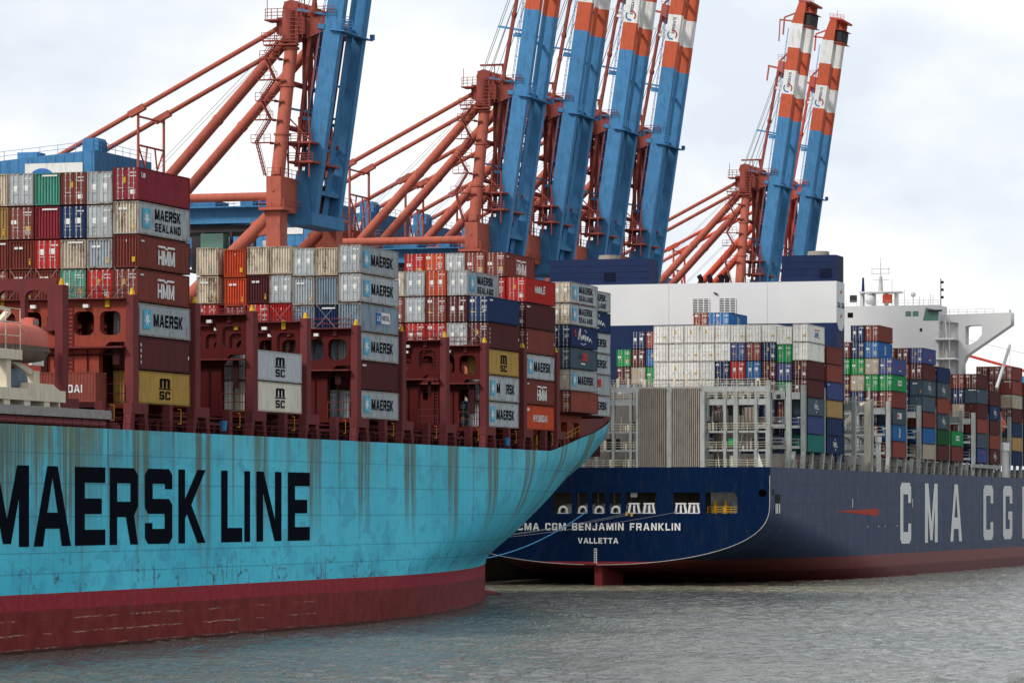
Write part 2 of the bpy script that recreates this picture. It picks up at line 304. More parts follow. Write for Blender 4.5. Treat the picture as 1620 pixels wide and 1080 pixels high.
def fill(name, loops, mats, extrude=0.):
    """outlines with holes -> flat (or thick) mesh in the xy plane"""
    cu = bpy.data.curves.new(name, 'CURVE'); cu.dimensions = '2D'; cu.fill_mode = 'BOTH' if extrude else 'FRONT'; cu.extrude = extrude
    for lp in loops:
        s = cu.splines.new('POLY'); s.points.add(len(lp) - 1); s.use_cyclic_u = True
        for p, c in zip(s.points, lp): p.co = (c[0], c[1], 0, 1)
    o = bpy.data.objects.new(name, cu); COL.objects.link(o); bpy.context.view_layer.update()
    me = bpy.data.meshes.new_from_object(o.evaluated_get(bpy.context.evaluated_depsgraph_get()))
    bpy.data.objects.remove(o); bpy.data.curves.remove(cu); me.name = name; me.materials.clear()
    for m in (mats if isinstance(mats, (list, tuple)) else [mats]): me.materials.append(m)
    return me
def stand(me, how, off):
    """turn a flat xy mesh upright: 'side' faces +X (x->Y), 'front' faces -Y (x->X); then move it"""
    for vv in me.vertices:
        x, y, z = vv.co
        vv.co = (off[0] + z, off[1] + x, off[2] + y) if how == 'side' else (off[0] + x, off[1] - z, off[2] + y)
    me.update(); return me

G = {
 'W': ([[(0, .12), (0, 1), (.2, 1), (.2, .6), (.3, .6), (.3, 1), (.42, .86), (.5, .98), (.58, .86), (.7, 1), (.7, .6), (.8, .6), (.8, 1), (1, 1), (1, .12), (.8, .03), (.8, .45), (.7, .45), (.7, 0), (.58, -.05), (.58, .6), (.5, .72), (.42, .6), (.42, -.05), (.3, 0), (.3, .45), (.2, .45), (.2, .03)]], 1.0),
 'M': ([[(0, 0), (0, 1), (.27, 1), (.5, .34), (.73, 1), (1, 1), (1, 0), (.77, 0), (.77, .6), (.59, .04), (.41, .04), (.23, .6), (.23, 0)]], .9),
 'A': ([[(0, 0), (.36, 1), (.64, 1), (1, 0), (.75, 0), (.69, .22), (.31, .22), (.25, 0)], [(.36, .42), (.64, .42), (.5, .86)]], .8),
 'E': ([[(0, 0), (0, 1), (1, 1), (1, .8), (.32, .8), (.32, .6), (.88, .6), (.88, .4), (.32, .4), (.32, .2), (1, .2), (1, 0)]], .62),
 'R': ([[(0, 0), (0, 1), (.86, 1), (1, .91), (1, .5), (.86, .38), (1, 0), (.73, 0), (.57, .36), (.26, .36), (.26, 0)], [(.26, .56), (.73, .56), (.73, .8), (.26, .8)]], .7),
 'S': ([[(.12, 0), (.88, 0), (1, .08), (1, .52), (.88, .6), (.28, .6), (.28, .8), (.73, .8), (.73, .73), (1, .73), (1, .92), (.88, 1), (.12, 1), (0, .92), (0, .48), (.12, .4), (.72, .4), (.72, .2), (.27, .2), (.27, .28), (0, .28), (0, .08)]], .66),
 'K': ([[(0, 0), (0, 1), (.24, 1), (.24, .6), (.7, 1), (1, 1), (.47, .52), (1, 0), (.7, 0), (.31, .40), (.24, .34), (.24, 0)]], .7),
 'L': ([[(0, 0), (0, 1), (.3, 1), (.3, .2), (1, .2), (1, 0)]], .58),
 'I': ([[(0, 0), (0, 1), (1, 1), (1, 0)]], .17),
 'N': ([[(0, 0), (0, 1), (.28, 1), (.74, .3), (.74, 1), (1, 1), (1, 0), (.72, 0), (.26, .7), (.26, 0)]], .72),
 'C': ([[(.14, 0), (.86, 0), (1, .08), (1, .33), (.72, .33), (.72, .19), (.28, .19), (.28, .81), (.72, .81), (.72, .67), (1, .67), (1, .92), (.86, 1), (.14, 1), (0, .92), (0, .08)]], .66),
 'G': ([[(.14, 0), (.86, 0), (1, .08), (1, .52), (.55, .52), (.55, .37), (.72, .37), (.72, .19), (.28, .19), (.28, .81), (.72, .81), (.72, .67), (1, .67), (1, .92), (.86, 1), (.14, 1), (0, .92), (0, .08)]], .68),
 'H': ([[(0, 0), (0, 1), (.28, 1), (.28, .6), (.72, .6), (.72, 1), (1, 1), (1, 0), (.72, 0), (.72, .4), (.28, .4), (.28, 0)]], .7),
 'm': ([[(0, 0), (0, .9), (.1, 1), (.9, 1), (1, .9), (1, 0), (.77, 0), (.77, .8), (.615, .8), (.615, 0), (.385, 0), (.385, .8), (.23, .8), (.23, 0)]], .8),
 'Y': ([[(.36, 0), (.36, .42), (0, 1), (.3, 1), (.5, .62), (.7, 1), (1, 1), (.64, .42), (.64, 0)]], .7),
 'U': ([[(.14, 0), (.86, 0), (1, .1), (1, 1), (.72, 1), (.72, .2), (.28, .2), (.28, 1), (0, 1), (0, .1)]], .66),
 'D': ([[(0, 0), (0, 1), (.8, 1), (1, .86), (1, .14), (.8, 0)], [(.28, .2), (.72, .2), (.72, .8), (.28, .8)]], .68),
 'B': ([[(0, 0), (0, 1), (.85, 1), (1, .9), (1, .6), (.9, .51), (1, .42), (1, .1), (.85, 0)], [(.27, .18), (.72, .18), (.72, .42), (.27, .42)], [(.27, .6), (.72, .6), (.72, .82), (.27, .82)]], .66),
 'J': ([[(0, .32), (0, .1), (.14, 0), (.86, 0), (1, .1), (1, 1), (.7, 1), (.7, .2), (.3, .2), (.3, .32)]], .6),
 'F': ([[(0, 0), (0, 1), (1, 1), (1, .8), (.3, .8), (.3, .6), (.85, .6), (.85, .4), (.3, .4), (.3, 0)]], .6),
 'V': ([[(.37, 0), (0, 1), (.27, 1), (.5, .26), (.73, 1), (1, 1), (.63, 0)]], .76),
 'T': ([[(.36, 0), (.36, .8), (0, .8), (0, 1), (1, 1), (1, .8), (.64, .8), (.64, 0)]], .66),
 'O': ([[(.14, 0), (.86, 0), (1, .08), (1, .92), (.86, 1), (.14, 1), (0, .92), (0, .08)], [(.28, .19), (.72, .19), (.72, .81), (.28, .81)]], .68),
 'P': ([[(0, 0), (0, 1), (.86, 1), (1, .91), (1, .48), (.86, .38), (.28, .38), (.28, 0)], [(.28, .57), (.72, .57), (.72, .81), (.28, .81)]], .66)}
def word(s, x0, x1, y0, y1, gap=.16, slant=0.):
    """outlines of a word set in block capitals to fill the rectangle"""
    tot = sum((G[c][1] if c != ' ' else .4) for c in s) + gap * (len(s) - 1); k = (x1 - x0) / tot; x = x0; lp = []
    for c in s:
        wd = (G[c][1] if c != ' ' else .4) * k
        if c != ' ':
            for L in G[c][0]: lp.append([(x + a * wd + slant * b * (y1 - y0), y0 + b * (y1 - y0)) for a, b in L])
        x += wd + gap * k
    return lp
def starloop(cx, cy, r, n=7):
    return [(cx + (r if k % 2 == 0 else .38 * r) * math.sin(math.pi * k / n), cy + (r if k % 2 == 0 else .38 * r) * math.cos(math.pi * k / n)) for k in range(2 * n)]
def rect(x0, x1, y0, y1): return [(x0, y0), (x1, y0), (x1, y1), (x0, y1)]
def oval(x0, x1, y0, y1, r, n=4):
    pts = []
    for cx, cy, a in ((x1 - r, y1 - r, 0), (x0 + r, y1 - r, 90), (x0 + r, y0 + r, 180), (x1 - r, y0 + r, 270)):
        for k in range(n + 1): t = R(a + 90 * k / n); pts.append((cx + r * math.cos(t), cy + r * math.sin(t)))
    return pts
TH = (math.sin(YAW), math.cos(YAW))
def y_on(px, X):
    """distance along the quay of a point measured in the photograph, on the plane X"""
    r = (px - 810) / 6200; return X * (r * TH[0] + TH[1]) / (r * TH[1] - TH[0])
def x_on(px, Y): r = (px - 810) / 6200; return Y * (r * TH[1] - TH[0]) / (r * TH[0] + TH[1])
def z_on(py, X, Y): return 11.75 + (804 - py) * (-X * TH[0] + Y * TH[1]) / 6200

# ------------------------------------------------------------------ water and quay
import numpy as np
def water():
    rs = np.random.RandomState(4); x0, x1, y0, y1, d = -190., 80., 225., 860., .55
    nx, ny = int((x1 - x0) / d), int((y1 - y0) / d); gx_, gy_ = np.meshgrid(np.linspace(x0, x1, nx), np.linspace(y0, y1, ny)); h = np.zeros_like(gx_)
    for k in range(90):
        lam = 1.5 * (4.6 / 1.5) ** rs.rand(); th = R(-50) + rs.randn() * .7; kk = 2 * np.pi / lam
        h += .0078 * lam ** .4 * np.sin(kk * (gx_ * np.cos(th) + gy_ * np.sin(th)) + rs.rand() * 6.283 + .8 * np.sin(gx_ * .031 * rs.randn() + gy_ * .027 * rs.randn()))
    e = np.clip(np.minimum.reduce([gx_ - x0, x1 - gx_, gy_ - y0, y1 - gy_]) / 12, 0, 1); h *= e * (.85 + .35 * np.sin(gx_ * .021 + gy_ * .05 + 1.2 * np.sin(gx_ * .013)) * np.sin(gy_ * .037 - gx_ * .03))
    co = np.stack([gx_, gy_, h], -1).reshape(-1, 3); i = np.arange(nx * ny).reshape(ny, nx)
    f = np.stack([i[:-1, :-1], i[:-1, 1:], i[1:, 1:], i[1:, :-1]], -1).reshape(-1, 4)
    n0 = len(co); B = 9000.
    co = np.vstack([co, [[-B, -B, 0], [B, -B, 0], [B, B, 0], [-B, B, 0], [x0, y0, 0], [x1, y0, 0], [x1, y1, 0], [x0, y1, 0]]])
    f = np.vstack([f, [[n0 + a for a in q_] for q_ in ((0, 1, 5, 4), (1, 2, 6, 5), (2, 3, 7, 6), (3, 0, 4, 7))]])
    me = bpy.data.meshes.new('river_water'); me.vertices.add(len(co)); me.vertices.foreach_set('co', co.ravel()); me.loops.add(f.size); me.loops.foreach_set('vertex_index', f.ravel().astype(np.int32))
    me.polygons.add(len(f)); me.polygons.foreach_set('loop_start', np.arange(0, f.size, 4, dtype=np.int32)); me.update(calc_edges=True); me.polygons.foreach_set('use_smooth', np.ones(len(f), bool)); me.materials.append(M['water']); me.validate(); return me
struct(put('river_water', water()))
struct(MB().box(-900, -188.4, 60, 1800, -3, 5).box(-188.9, -188.3, 60, 1600, 5.0, 5.25).build('quay', M['quay']))
# ------------------------------------------------------------------ shipping containers
MESHC = {}
def cmesh(key, fn):
    if key not in MESHC: MESHC[key] = fn()
    return MESHC[key]
DUM = CM['grey']
W2 = 1.203
def body_mesh(L, H, end, far):
    m = MB(); ribs = int(L / (.56 if far else .30)); d = .05 if far else .036
    m.corr((W2 - .02, .1, 0), (0, 1, 0), (1, 0, 0), L - .2, .12, H - .1, ribs, d)
    m.corr((-W2 + .02, .1, 0), (0, 1, 0), (-1, 0, 0), L - .2, .12, H - .1, ribs, d)
    m.add([(-W2, .02, H - .03), (W2, .02, H - .03), (W2, L - .02, H - .03), (-W2, L - .02, H - .03)], [(0, 1, 2, 3)])
    m.add([(-W2, .02, .1), (W2, .02, .1), (W2, L - .02, .1), (-W2, L - .02, .1)], [(0, 1, 2, 3)])
    m.corr((-W2 + .08, L - .04, 0), (1, 0, 0), (0, 1, 0), 2 * W2 - .16, .12, H - .1, 9, .05)
    m.cur = 1
    if end == 'c': m.corr((-W2 + .08, .035, 0), (1, 0, 0), (0, -1, 0), 2 * W2 - .16, .12, H - .1, 8, .13)
    return m.mesh('body', [DUM, DUM])
def frame_mesh(L, H, end):
    m = MB(); a = .075
    for x in (-W2, W2 - 2 * a):
        for y in (0, L - 2 * a): m.box(x, x + 2 * a, y, y + 2 * a, 0, H)
        m.box(x if x < 0 else x + a, x + a if x < 0 else x + 2 * a, 2 * a, L - 2 * a, 0, .15)
        m.box(x if x < 0 else x + a, x + a if x < 0 else x + 2 * a, 2 * a, L - 2 * a, H - .11, H)
    for y in (0.004, L - .084):
        m.box(-W2 + 2 * a, W2 - 2 * a, y, y + .08, 0, .15); m.box(-W2 + 2 * a, W2 - 2 * a, y, y + .08, H - .11, H)
    return m.mesh('frame', DUM)
def door_mesh(side, H):
    m = MB(); x0, x1 = (-W2 + .15, -.012) if side < 0 else (.012, W2 - .15)
    m.box(x0, x1, .045, .075, .16, H - .12)
    for k in range(4):
        z = .16 + (H - .28) * (k + .5) / 4; m.box(x0 + .1, x1 - .1, .030, .046, z - .26, z + .26)
    return m.mesh('door', DUM)
def bars_mesh(side, H):
    m = MB()
    for x in (.30, .74):
        x = side * x; m.tube((x, -.01, .05), (x, -.01, H - .03), .034, n=6)
        for z in (.12, .75, 1.45, 2.15, H - .12): m.box(x - .10, x + .10, .0, .03, z - .03, z + .03)
    m.box(min(side * .2, side * .74), max(side * .2, side * .74), -.02, .0, 1.02, 1.08)
    return m.mesh('locking_bars', M['bar'])
def marks_mesh(kind, H):
    m = MB(); y = .018
    def r(x0, x1, z0, z1, c=0): m.cur = c; m.add([(x0, y, z0), (x1, y, z0), (x1, y, z1), (x0, y, z1)], [(0, 1, 2, 3)])
    if kind % 4 == 0:
        r(.2, 1.0, H - .52, H - .42); r(.32, .95, H - .75, H - .68); r(-.95, -.45, 1.35, 1.7); r(.45, .9, .8, 1.15, 1)
        for k in range(4): r(.35, .9, .42 + .12 * k, .46 + .12 * k)
    elif kind % 4 == 1:
        r(.25, 1.0, H - .55, H - .45); r(-1.0, -.5, H - .65, H - .35); r(-.9, -.6, 1.0, 1.2, 1); r(.5, .9, 1.2, 1.32)
        for k in range(3): r(.4, .95, H - 1.1 - .15 * k, H - 1.05 - .15 * k)
    elif kind % 4 == 2:
        r(-.8, -.35, 1.25, 1.75); r(.2, .75, 1.3, 1.8); r(.3, 1.0, H - .5, H - .4)
    else:
        r(.35, .95, H - .5, H - .42); r(-.35, .0 - .05, 1.5, 2.0, 1); r(.4, .85, .5, .9); r(.35, .95, H - .8, H - .74)
    return m.mesh('marking', [M['sign_white'], M['sign_yellow']])
def endmark_mesh(kind, H):
    m = MB(); y = -.02
    def r(x0, x1, z0, z1, c=0): m.cur = c; m.add([(x0, y, z0), (x1, y, z0), (x1, y, z1), (x0, y, z1)], [(0, 1, 2, 3)])
    if kind % 3 == 0: r(-.7, -.35, H - .75, H - .55); r(-.25, .1, H - .75, H - .55); r(.7, .85, .4, .75, 1); r(.7, .85, .85, .95, 1)
    elif kind % 3 == 1: r(-.5, .95, H - .32, H - .18)
    else: r(.55, .85, .5, .95, 1); r(.0, .06, H - .6, H - .4)
    return m.mesh('marking', [M['sign_white'], M['sign_yellow']])
XS = W2 + .016
def side_mesh(kind, L, H):
    """painted lettering on the river side: list of (part name, mesh)"""
    f = L / 12.19; h = H / 2.9; out = []
    def S(name, loops, mat): out.append((name, stand(fill(name, loops, mat), 'side', (XS, 0, 0))))
    def S2(name, loops, mat): out.append((name, stand(fill(name, loops, mat), 'side', (XS + .008, 0, 0))))
    if kind in ('line1', 'line2', 'patch'):
        S('star_panel', [rect(.9 * f, 2.75 * f, .62 * h, 2.35 * h)], M['star'])
        S2('star', [starloop(1.82 * f, 1.48 * h, .78 * h)], M['sign_white'])
        if kind == 'line1': S('lettering', word('MAERSK', 3.35 * f, 10.3 * f, .92 * h, 2.05 * h), M['ink'])
        elif kind == 'patch':
            S('lettering', word('MAERSK', 3.35 * f, 10.3 * f, .92 * h, 2.05 * h), M['ink']); S2('faded_patch', [rect(4.6 * f, 6.7 * f, .3, 2.6 * h)], CM['grey'])
        else: S('lettering', word('MAERSK', 3.8 * f, 9.9 * f, 1.5 * h, 2.45 * h) + word('SEALAND', 3.8 * f, 9.9 * f, .45 * h, 1.2 * h, .24), M['ink'])
    elif kind == 'hmm':
        S('emblem', word('HMM', 4.5 * f, 8.45 * f, .5, 1.8, .06) + [[(4.5 * f, 2.02), (4.5 * f, 2.2), (6.15 * f, 2.2), (6.48 * f, 1.98), (6.8 * f, 2.2), (8.45 * f, 2.2), (8.45 * f, 2.02), (6.95 * f, 2.02), (6.48 * f, 1.84), (6.0 * f, 2.02)]], M['sign_white'])
        S('number_marking', [rect(.5, 1.3, H - .55, H - .4)], M['sign_white'])
    elif kind == 'msc':
        S('emblem', word('m', 4.9 * f, 7.3 * f, 1.5 * h, 2.35 * h) + [rect(4.6 * f, 7.6 * f, 1.36 * h, 1.46 * h)] + word('SC', 4.85 * f, 7.35 * f, .45 * h, 1.2 * h), M['ink'])
    elif kind == 'hyundai': S('lettering', word('HYUNDAI', 3.1 * f, 8.9 * f, .95, 1.75, .12), M['sign_white']); S('number_marking', [rect(.6, 1.5, 2.15, 2.5)], M['sign_white'])
    elif kind == 'red_word': S('lettering', word('HMM', 3.6 * f, 6.4 * f, 1.2, 2.0, .08, .12) + word('J', 6.5 * f, 7.1 * f, 1.15, 1.75) + word('E', 7.2 * f, 7.9 * f, 1.25, 2.15), M['sign_white'])
    elif kind == 'pando':
        S('name_panel', [rect(5.1 * f, 9.3 * f, 1.0, 2.15)], M['sign_white']); S2('emblem', [rect(4.9 * f, 6.5 * f, .9, 2.1)], M['lblue'])
        S2('lettering', word('NEDL', 6.75 * f, 9.1 * f, 1.35, 1.85), M['inkblue']); out.append(('emblem_lettering', stand(fill('emblem_lettering', word('LE', 5.15 * f, 6.2 * f, 1.25, 1.75), M['sign_white']), 'side', (XS + .014, 0, 0))))
    elif kind == 'script':
        m = MB(); pts = [(3.3, .9), (3.7, 1.9), (4.2, 2.3), (4.0, 1.4), (4.6, .9), (5.0, 1.5), (5.3, 1.0), (5.8, 1.6), (6.2, .9), (6.6, 1.5), (7.0, .9), (7.6, 1.45), (8.0, .85), (8.6, 1.2), (9.3, .75)]
        m.path([(XS, a * f, b) for a, b in pts], .09, 4); m.path([(XS, a * f, b) for a, b in [(6.2, 2.2), (6.8, 1.9)]], .08, 4); m.path([(XS, a * f, b) for a, b in [(4.3, .5), (5.4, .35), (6.6, .55)]], .06, 4)
        out.append(('script_lettering', m.mesh('script_lettering', M['sign_white']))); S('emblem', [rect(1.6 * f, 2.3 * f, 1.7, 2.1), rect(1.8 * f, 2.4 * f, 1.25, 1.6)], M['lred'])
    elif kind == 'redbox': S('emblem', [rect(5.1 * f, 7.6 * f, 1.05, 2.0)], M['lred']); S2('lettering', word('UAL', 3.7 * f, 6.6 * f, 1.3, 1.85), M['inkblue']); S('small_lettering', [rect(4.6 * f, 6.6 * f, .62, .78)], M['sign_white'])
    elif kind == 'cma':
        S('lettering', word('CMA', 4.6 * f, 7.4 * f, 1.25, 1.85, .1) + word('CGM', 5.2 * f, 8.0 * f, 1.0, 1.2, .1) + [[(5.6 * f, 2.1), (6.3 * f, 2.5), (6.1 * f, 2.1)], [(6.2 * f, .75), (6.9 * f, .75), (6.1 * f, .4)]], M['sign_white'])
    elif kind == 'box': S('name_panel', [rect(4.4 * f, 8.0 * f, 1.0, 1.9)], M['sign_white']); S2('lettering', word('EVERGREEN', 4.6 * f, 7.8 * f, 1.25, 1.65), CM['green'])
    elif kind == 'apl': S('lettering', word('APL', 5.0 * f, 8.2 * f, .8, 1.7), M['lblue']); S('emblem', [rect(4.6 * f, 8.6 * f, 1.95, 2.1)], M['lred'])
    elif kind == 'logo2': S('name_panel', [rect(4.2 * f, 5.9 * f, 1.0, 2.0), rect(6.1 * f, 8.0 * f, 1.0, 2.0)], M['sign_white']); S2('emblem', [oval(4.4 * f, 5.7 * f, 1.2, 1.8, .2)], M['lred'])
    elif kind == 'vert': S('lettering', [rect(5.4 * f, 6.0 * f, .6 + .35 * k, .85 + .35 * k) for k in range(5)] + [rect(6.3 * f, 6.7 * f, .7 + .35 * k, .95 + .35 * k) for k in range(4)], M['sign_white'])
    elif kind == 'swoop': S('emblem', [[(5.2 * f, .9), (6.6 * f, 1.7), (7.6 * f, .9), (6.6 * f, 1.35)]], M['lred']); S2('lettering', [rect(5.4 * f, 7.4 * f, .65, .8)], M['sign_white'])
    elif kind == 'code': S('number_marking', [rect(.35, .55, .5 + .5 * k, .78 + .5 * k) for k in range(4)] + [rect(L - .6, L - .4, 1.2, 1.5)], M['sign_white'])
    elif kind == 'cai': S('number_marking', [[(.5, H - .4), (.7, H - .9), (.9, H - .9), (.7, H - .4)], rect(1.0, 1.5, H - .85, H - .45)], M['sign_white'])
    elif kind == 'num': S('number_marking', [rect(.4, 1.6, H - .5, H - .3)], M['sign_white'])
    return out
NCONT = [0]
ORD = ['top', 'second from top', 'third from top', 'fourth from top', 'fifth from top', 'sixth from top', 'seventh from top', 'eighth from top']
STK = ['outermost', 'second', 'third', 'fourth', 'fifth', 'sixth', 'seventh', 'eighth', 'ninth', 'tenth', 'eleventh', 'twelfth', 'thirteenth', 'fourteenth']
def setm(o, mat, i=0):
    o.material_slots[i].link = 'OBJECT'; o.material_slots[i].material = mat
def container(x, y, z, L, H, spec, label, group, far=False):
    """spec: colour[:end[:side lettering]]; end d = doors, c = corrugated wall. x is the river-side face"""
    p = spec.split(':') + ['', '']; colr = p[0]; end = p[1] or 'd'; let = p[2]; NCONT[0] += 1; rnd = random.Random(NCONT[0] * 7 + 3)
    t = thing('shipping_container', label, 'container', (x - W2, y + rnd.uniform(-.06, .06), z), group)
    t.location.x += rnd.uniform(-.05, .03)
    c2 = colr.split('/')[-1]; colr = colr.split('/')[0]; mat = CM[colr]; ROLE = {'frame': CMF[colr], 'door': CM[c2]}
    def kid(name, me, par=t, paintit=True):
        o = put(name, me, par, False)
        if paintit: setm(o, ROLE.get(name, mat))
        if name == 'body': setm(o, CM[c2], 1)
        return o
    kid('body', cmesh(('b', L, H, end, far), lambda: body_mesh(L, H, end, far)))
    kid('frame', cmesh(('f', L, H), lambda: frame_mesh(L, H, end)))
    if end == 'd':
        for s in (-1, 1):
            d = kid('door', cmesh(('d', s, H), lambda: door_mesh(s, H)))
            kid('locking_bars', cmesh(('lb', s, H), lambda: bars_mesh(s, H)), d, False)
        k = rnd.randrange(4)
        if colr == 'grey': k = 2
        kid('marking', cmesh(('mk', k, H), lambda: marks_mesh(k, H)), t, False)
    elif colr not in ('cream', 'greyd') or rnd.random() < .3:
        k = rnd.randrange(3); kid('marking', cmesh(('em', k, H), lambda: endmark_mesh(k, H)), t, False)
    if let:
        for nm, me in cmesh(('s', let, L, H), lambda: side_mesh(let, L, H)): kid(nm, me, t, False)
    return t
def stack(x, y, z0, tiers, bay, idx, ship, L=12.19, H=2.85, pitch=2.97, group='', far=False, skip=0):
    """tiers listed from the bottom; '-' leaves a gap"""
    n = len(tiers); z = z0
    for i, sp in enumerate(tiers):
        h = H; pt = pitch
        if sp.endswith('*'): sp = sp[:-1]; h = 2.54; pt = 2.66
        if sp != '-':
            c = CC[sp.split(':')[0].split('/')[0]][2]
            let = sp.split(':')[2] if sp.count(':') > 1 else ''
            cw = {'line1': ' star', 'line2': ' star', 'patch': ' patched', 'hmm': ' lettered', 'hyundai': ' lettered'}.get(let, '')
            container(x, y, z, L, h, sp, f"{c}{cw} container {ORD[n - 1 - i]}, {STK[idx]} stack, {bay} bay of {ship} ship", group, far)
        z += pt
    return z

# ------------------------------------------------------------------ the light blue ship
XC1, HB1 = -158.0, 28.0
BR1 = [302.6, 318.0, 332.8, 347.6, 362.5, 377.6, 392.1, 407.1, 421.7, 436.6, 450.3]
ship1 = thing('container_ship', 'light blue container ship with dark lettering and rust streaked side, bow to the right', 'container ship', (XC1, 340, 0), None, True)
def interp(x, tab):
    for (a, b), (c, d) in zip(tab, tab[1:]):
        if x <= c: return b + (d - b) * max(0, (x - a)) / (c - a)
    return tab[-1][1]
def h1n(z): return interp(z, [(-3, 1.75), (0, 1.7), (5.1, 1.46), (6.1, 1.52), (8.7, 1.82), (12.8, 2.2), (15.8, 2.42), (18.4, 2.9), (21.1, 3.6), (30, 3.62)])
def h1a(z): return 372 + 60 * min(1, max(0, z / 18))
def h1e(z): return 507 + (19 * max(0, (z - 5) / 20) ** 1.3 if z > 5 else 0)
def sheer(y): return interp(y, [(0, 18.55), (445, 18.55), (452, 19.4), (460, 20.4), (467, 21.1), (475, 22.05), (487, 23.3), (494, 24.3), (526, 26.3)])
COLS = [(None, y) for y in (150, 220, 270, 310, 340, 360)] + [(k / 46, None) for k in range(47)]
def h1pt(c, z):
    t, y = c
    if t is None: return y, HB1
    t = 1 - (1 - t) ** 1.35; a, e = h1a(z), h1e(z)
    return a + t * (e - a), HB1 * max(0., 1 - t ** h1n(z))
def h1col(c):
    z = 20
    for _ in range(12): z = sheer(h1pt(c, z)[0])
    return z
TOPS = [h1col(c) for c in COLS]; NZ = 30
hb = MB()
for sgn in (1, -1):
    vs = []; fs = []
    for c, zt in zip(COLS, TOPS):
        for i in range(NZ + 1):
            z = -3 + (zt + 3) * i / NZ; y, b = h1pt(c, z); vs.append((XC1 + sgn * b, y, z))
    for j in range(len(COLS) - 1):
        for i in range(NZ): fs.append((j * (NZ + 1) + i, (j + 1) * (NZ + 1) + i, (j + 1) * (NZ + 1) + i + 1, j * (NZ + 1) + i + 1))
    hb.add(vs, fs, True)
hb.add([(XC1 - HB1, 150, -3), (XC1 + HB1, 150, -3), (XC1 + HB1, 150, 18.55), (XC1 - HB1, 150, 18.55)], [(0, 1, 2, 3)])
hb.build('hull', M['hull1'], ship1)
bb = MB(); bb.sphere((XC1, 507, -2.6), 3.2, 12.0, 3.35, 20, 14); bb.build('bulbous_bow', M['hull1'], ship1)
dk = MB(); edge = []
for c in COLS:
    y, b = h1pt(c, 18.4); edge.append((y, max(.02, b - .05)))
for (y0, b0), (y1, b1) in zip(edge, edge[1:]): dk.add([(XC1 - b0, y0, 18.4), (XC1 + b0, y0, 18.4), (XC1 + b1, y1, 18.4), (XC1 - b1, y1, 18.4)], [(0, 1, 2, 3)])
dk.build('deck', M['s1dark'], ship1)
bw = MB()
for sgn in (1, -1):
    L_ = []
    for c, zt in zip(COLS, TOPS):
        y, b = h1pt(c, zt)
        if y > 444: y2, b2 = h1pt(c, 18.4); L_.append(((XC1 + sgn * max(0, b - .35), y, zt), (XC1 + sgn * max(0, b2 - .35), y2, 18.42), (XC1 + sgn * max(0, b - .0), y, zt + .02)))
    for (a, b, e), (c2, d, f2) in zip(L_, L_[1:]): bw.add([a, b, d, c2, e, f2], [(0, 1, 2, 3), (4, 0, 3, 5)])
bw.build('bulwark', M['s1dark'], ship1)
# big lettering on the side, measured letter by letter
loops = []
PXL = [('M', -25, 45.6), ('A', 52.9, 112), ('E', 118.2, 166.3), ('R', 173.2, 218.0), ('S', 229.0, 272.2), ('K', 282.0, 324.8), ('L', 349.6, 383.0), ('I', 386.3, 395.3), ('N', 405.5, 445.0), ('E', 455.2, 489.8)]
WD = [[], []]
for n_, (ch, a, b) in enumerate(PXL):
    loops = WD[0 if n_ < 6 else 1]; ya, yb = y_on(a, -130), y_on(b, -130); wt = 1.0
    for lp in G[ch][0]: loops.append([(ya + u * (yb - ya), 8.65 + v_ * 6.6) for u, v_ in lp])
for loops in WD: put('hull_lettering', stand(fill('hull_lettering', loops, M['ink']), 'side', (XC1 + HB1 + .03, 0, 0)), ship1)
# the bow emblem on the flare is only a pair of small light marks
# hatch coaming, cross deck, pillars and rails along the walkway
cm_ = MB(); cm_.box(-182, -134.6, 232, 449, 18.41, 20.5); cm_.box(-180, -135.5, 449, 486, 18.41, 20.6)
for k, y in enumerate(BR1[:-1]):
    cm_.box(-134.6, -134.3, y + 2.2, y + 12.8, 19.2, 20.4)
cm_.build('hatch_coaming', M['s1dark'], ship1)
for k, y in enumerate(BR1):
    m = MB(); m.box(-131.15, -130.35, y - 1.9, y + 1.9, 20.0, 20.95)
    for s in (-1, 1): m.hexa([(-131.1, y + s * 1.85 - .35, 18.42), (-130.4, y + s * 1.85 - .35, 18.42), (-130.4, y + s * 1.85 + .35, 18.42), (-131.1, y + s * 1.85 + .35, 18.42)], [(-131.1, y + s * 1.45 - .42, 20.0), (-130.4, y + s * 1.45 - .42, 20.0), (-130.4, y + s * 1.45 + .42, 20.0), (-131.1, y + s * 1.45 + .42, 20.0)])
    m.build('portal_support', M['s1post'], ship1)
    if k < 10:
        MB().box(-131.1, -130.4, y + 7.0, y + 7.8, 18.42, 20.9).build('pillar', M['s1post'], ship1)
        m = MB(); m.path([(-130.0, y + 8.0, 19.3), (-130.0, y + 8.7, 19.3), (-130.0, y + 8.7, 20.6), (-130.0, y + 8.0, 20.6)], .035, 4); m.build('ladder_loop', M['yellow'], ship1)
rl = MB(); rl.rail((-130.15, 232, 18.55), (-130.15, 446, 18.55), 1.05, 1.9, .028, 2); rl.build('railing', M['s1post'], ship1)
rng = random.Random(5); pp = MB()
for k in range(46):
    y = 318 + k * 2.9 + rng.uniform(-.6, .6); pp.tube((-132.2 - rng.random() * 1.5, y, 18.4), (-132.2 - rng.random(), y, 19.4 + rng.random() * 1.0), .05 + .05 * rng.random(), n=5)
pp.path([(-133.4, 300, 19.6), (-133.4, 446, 19.6)], .14, 6); pp.path([(-133.9, 300, 20.2), (-133.9, 446, 20.2)], .1, 6); pp.build('deck_pipes', M['s1post'], ship1)
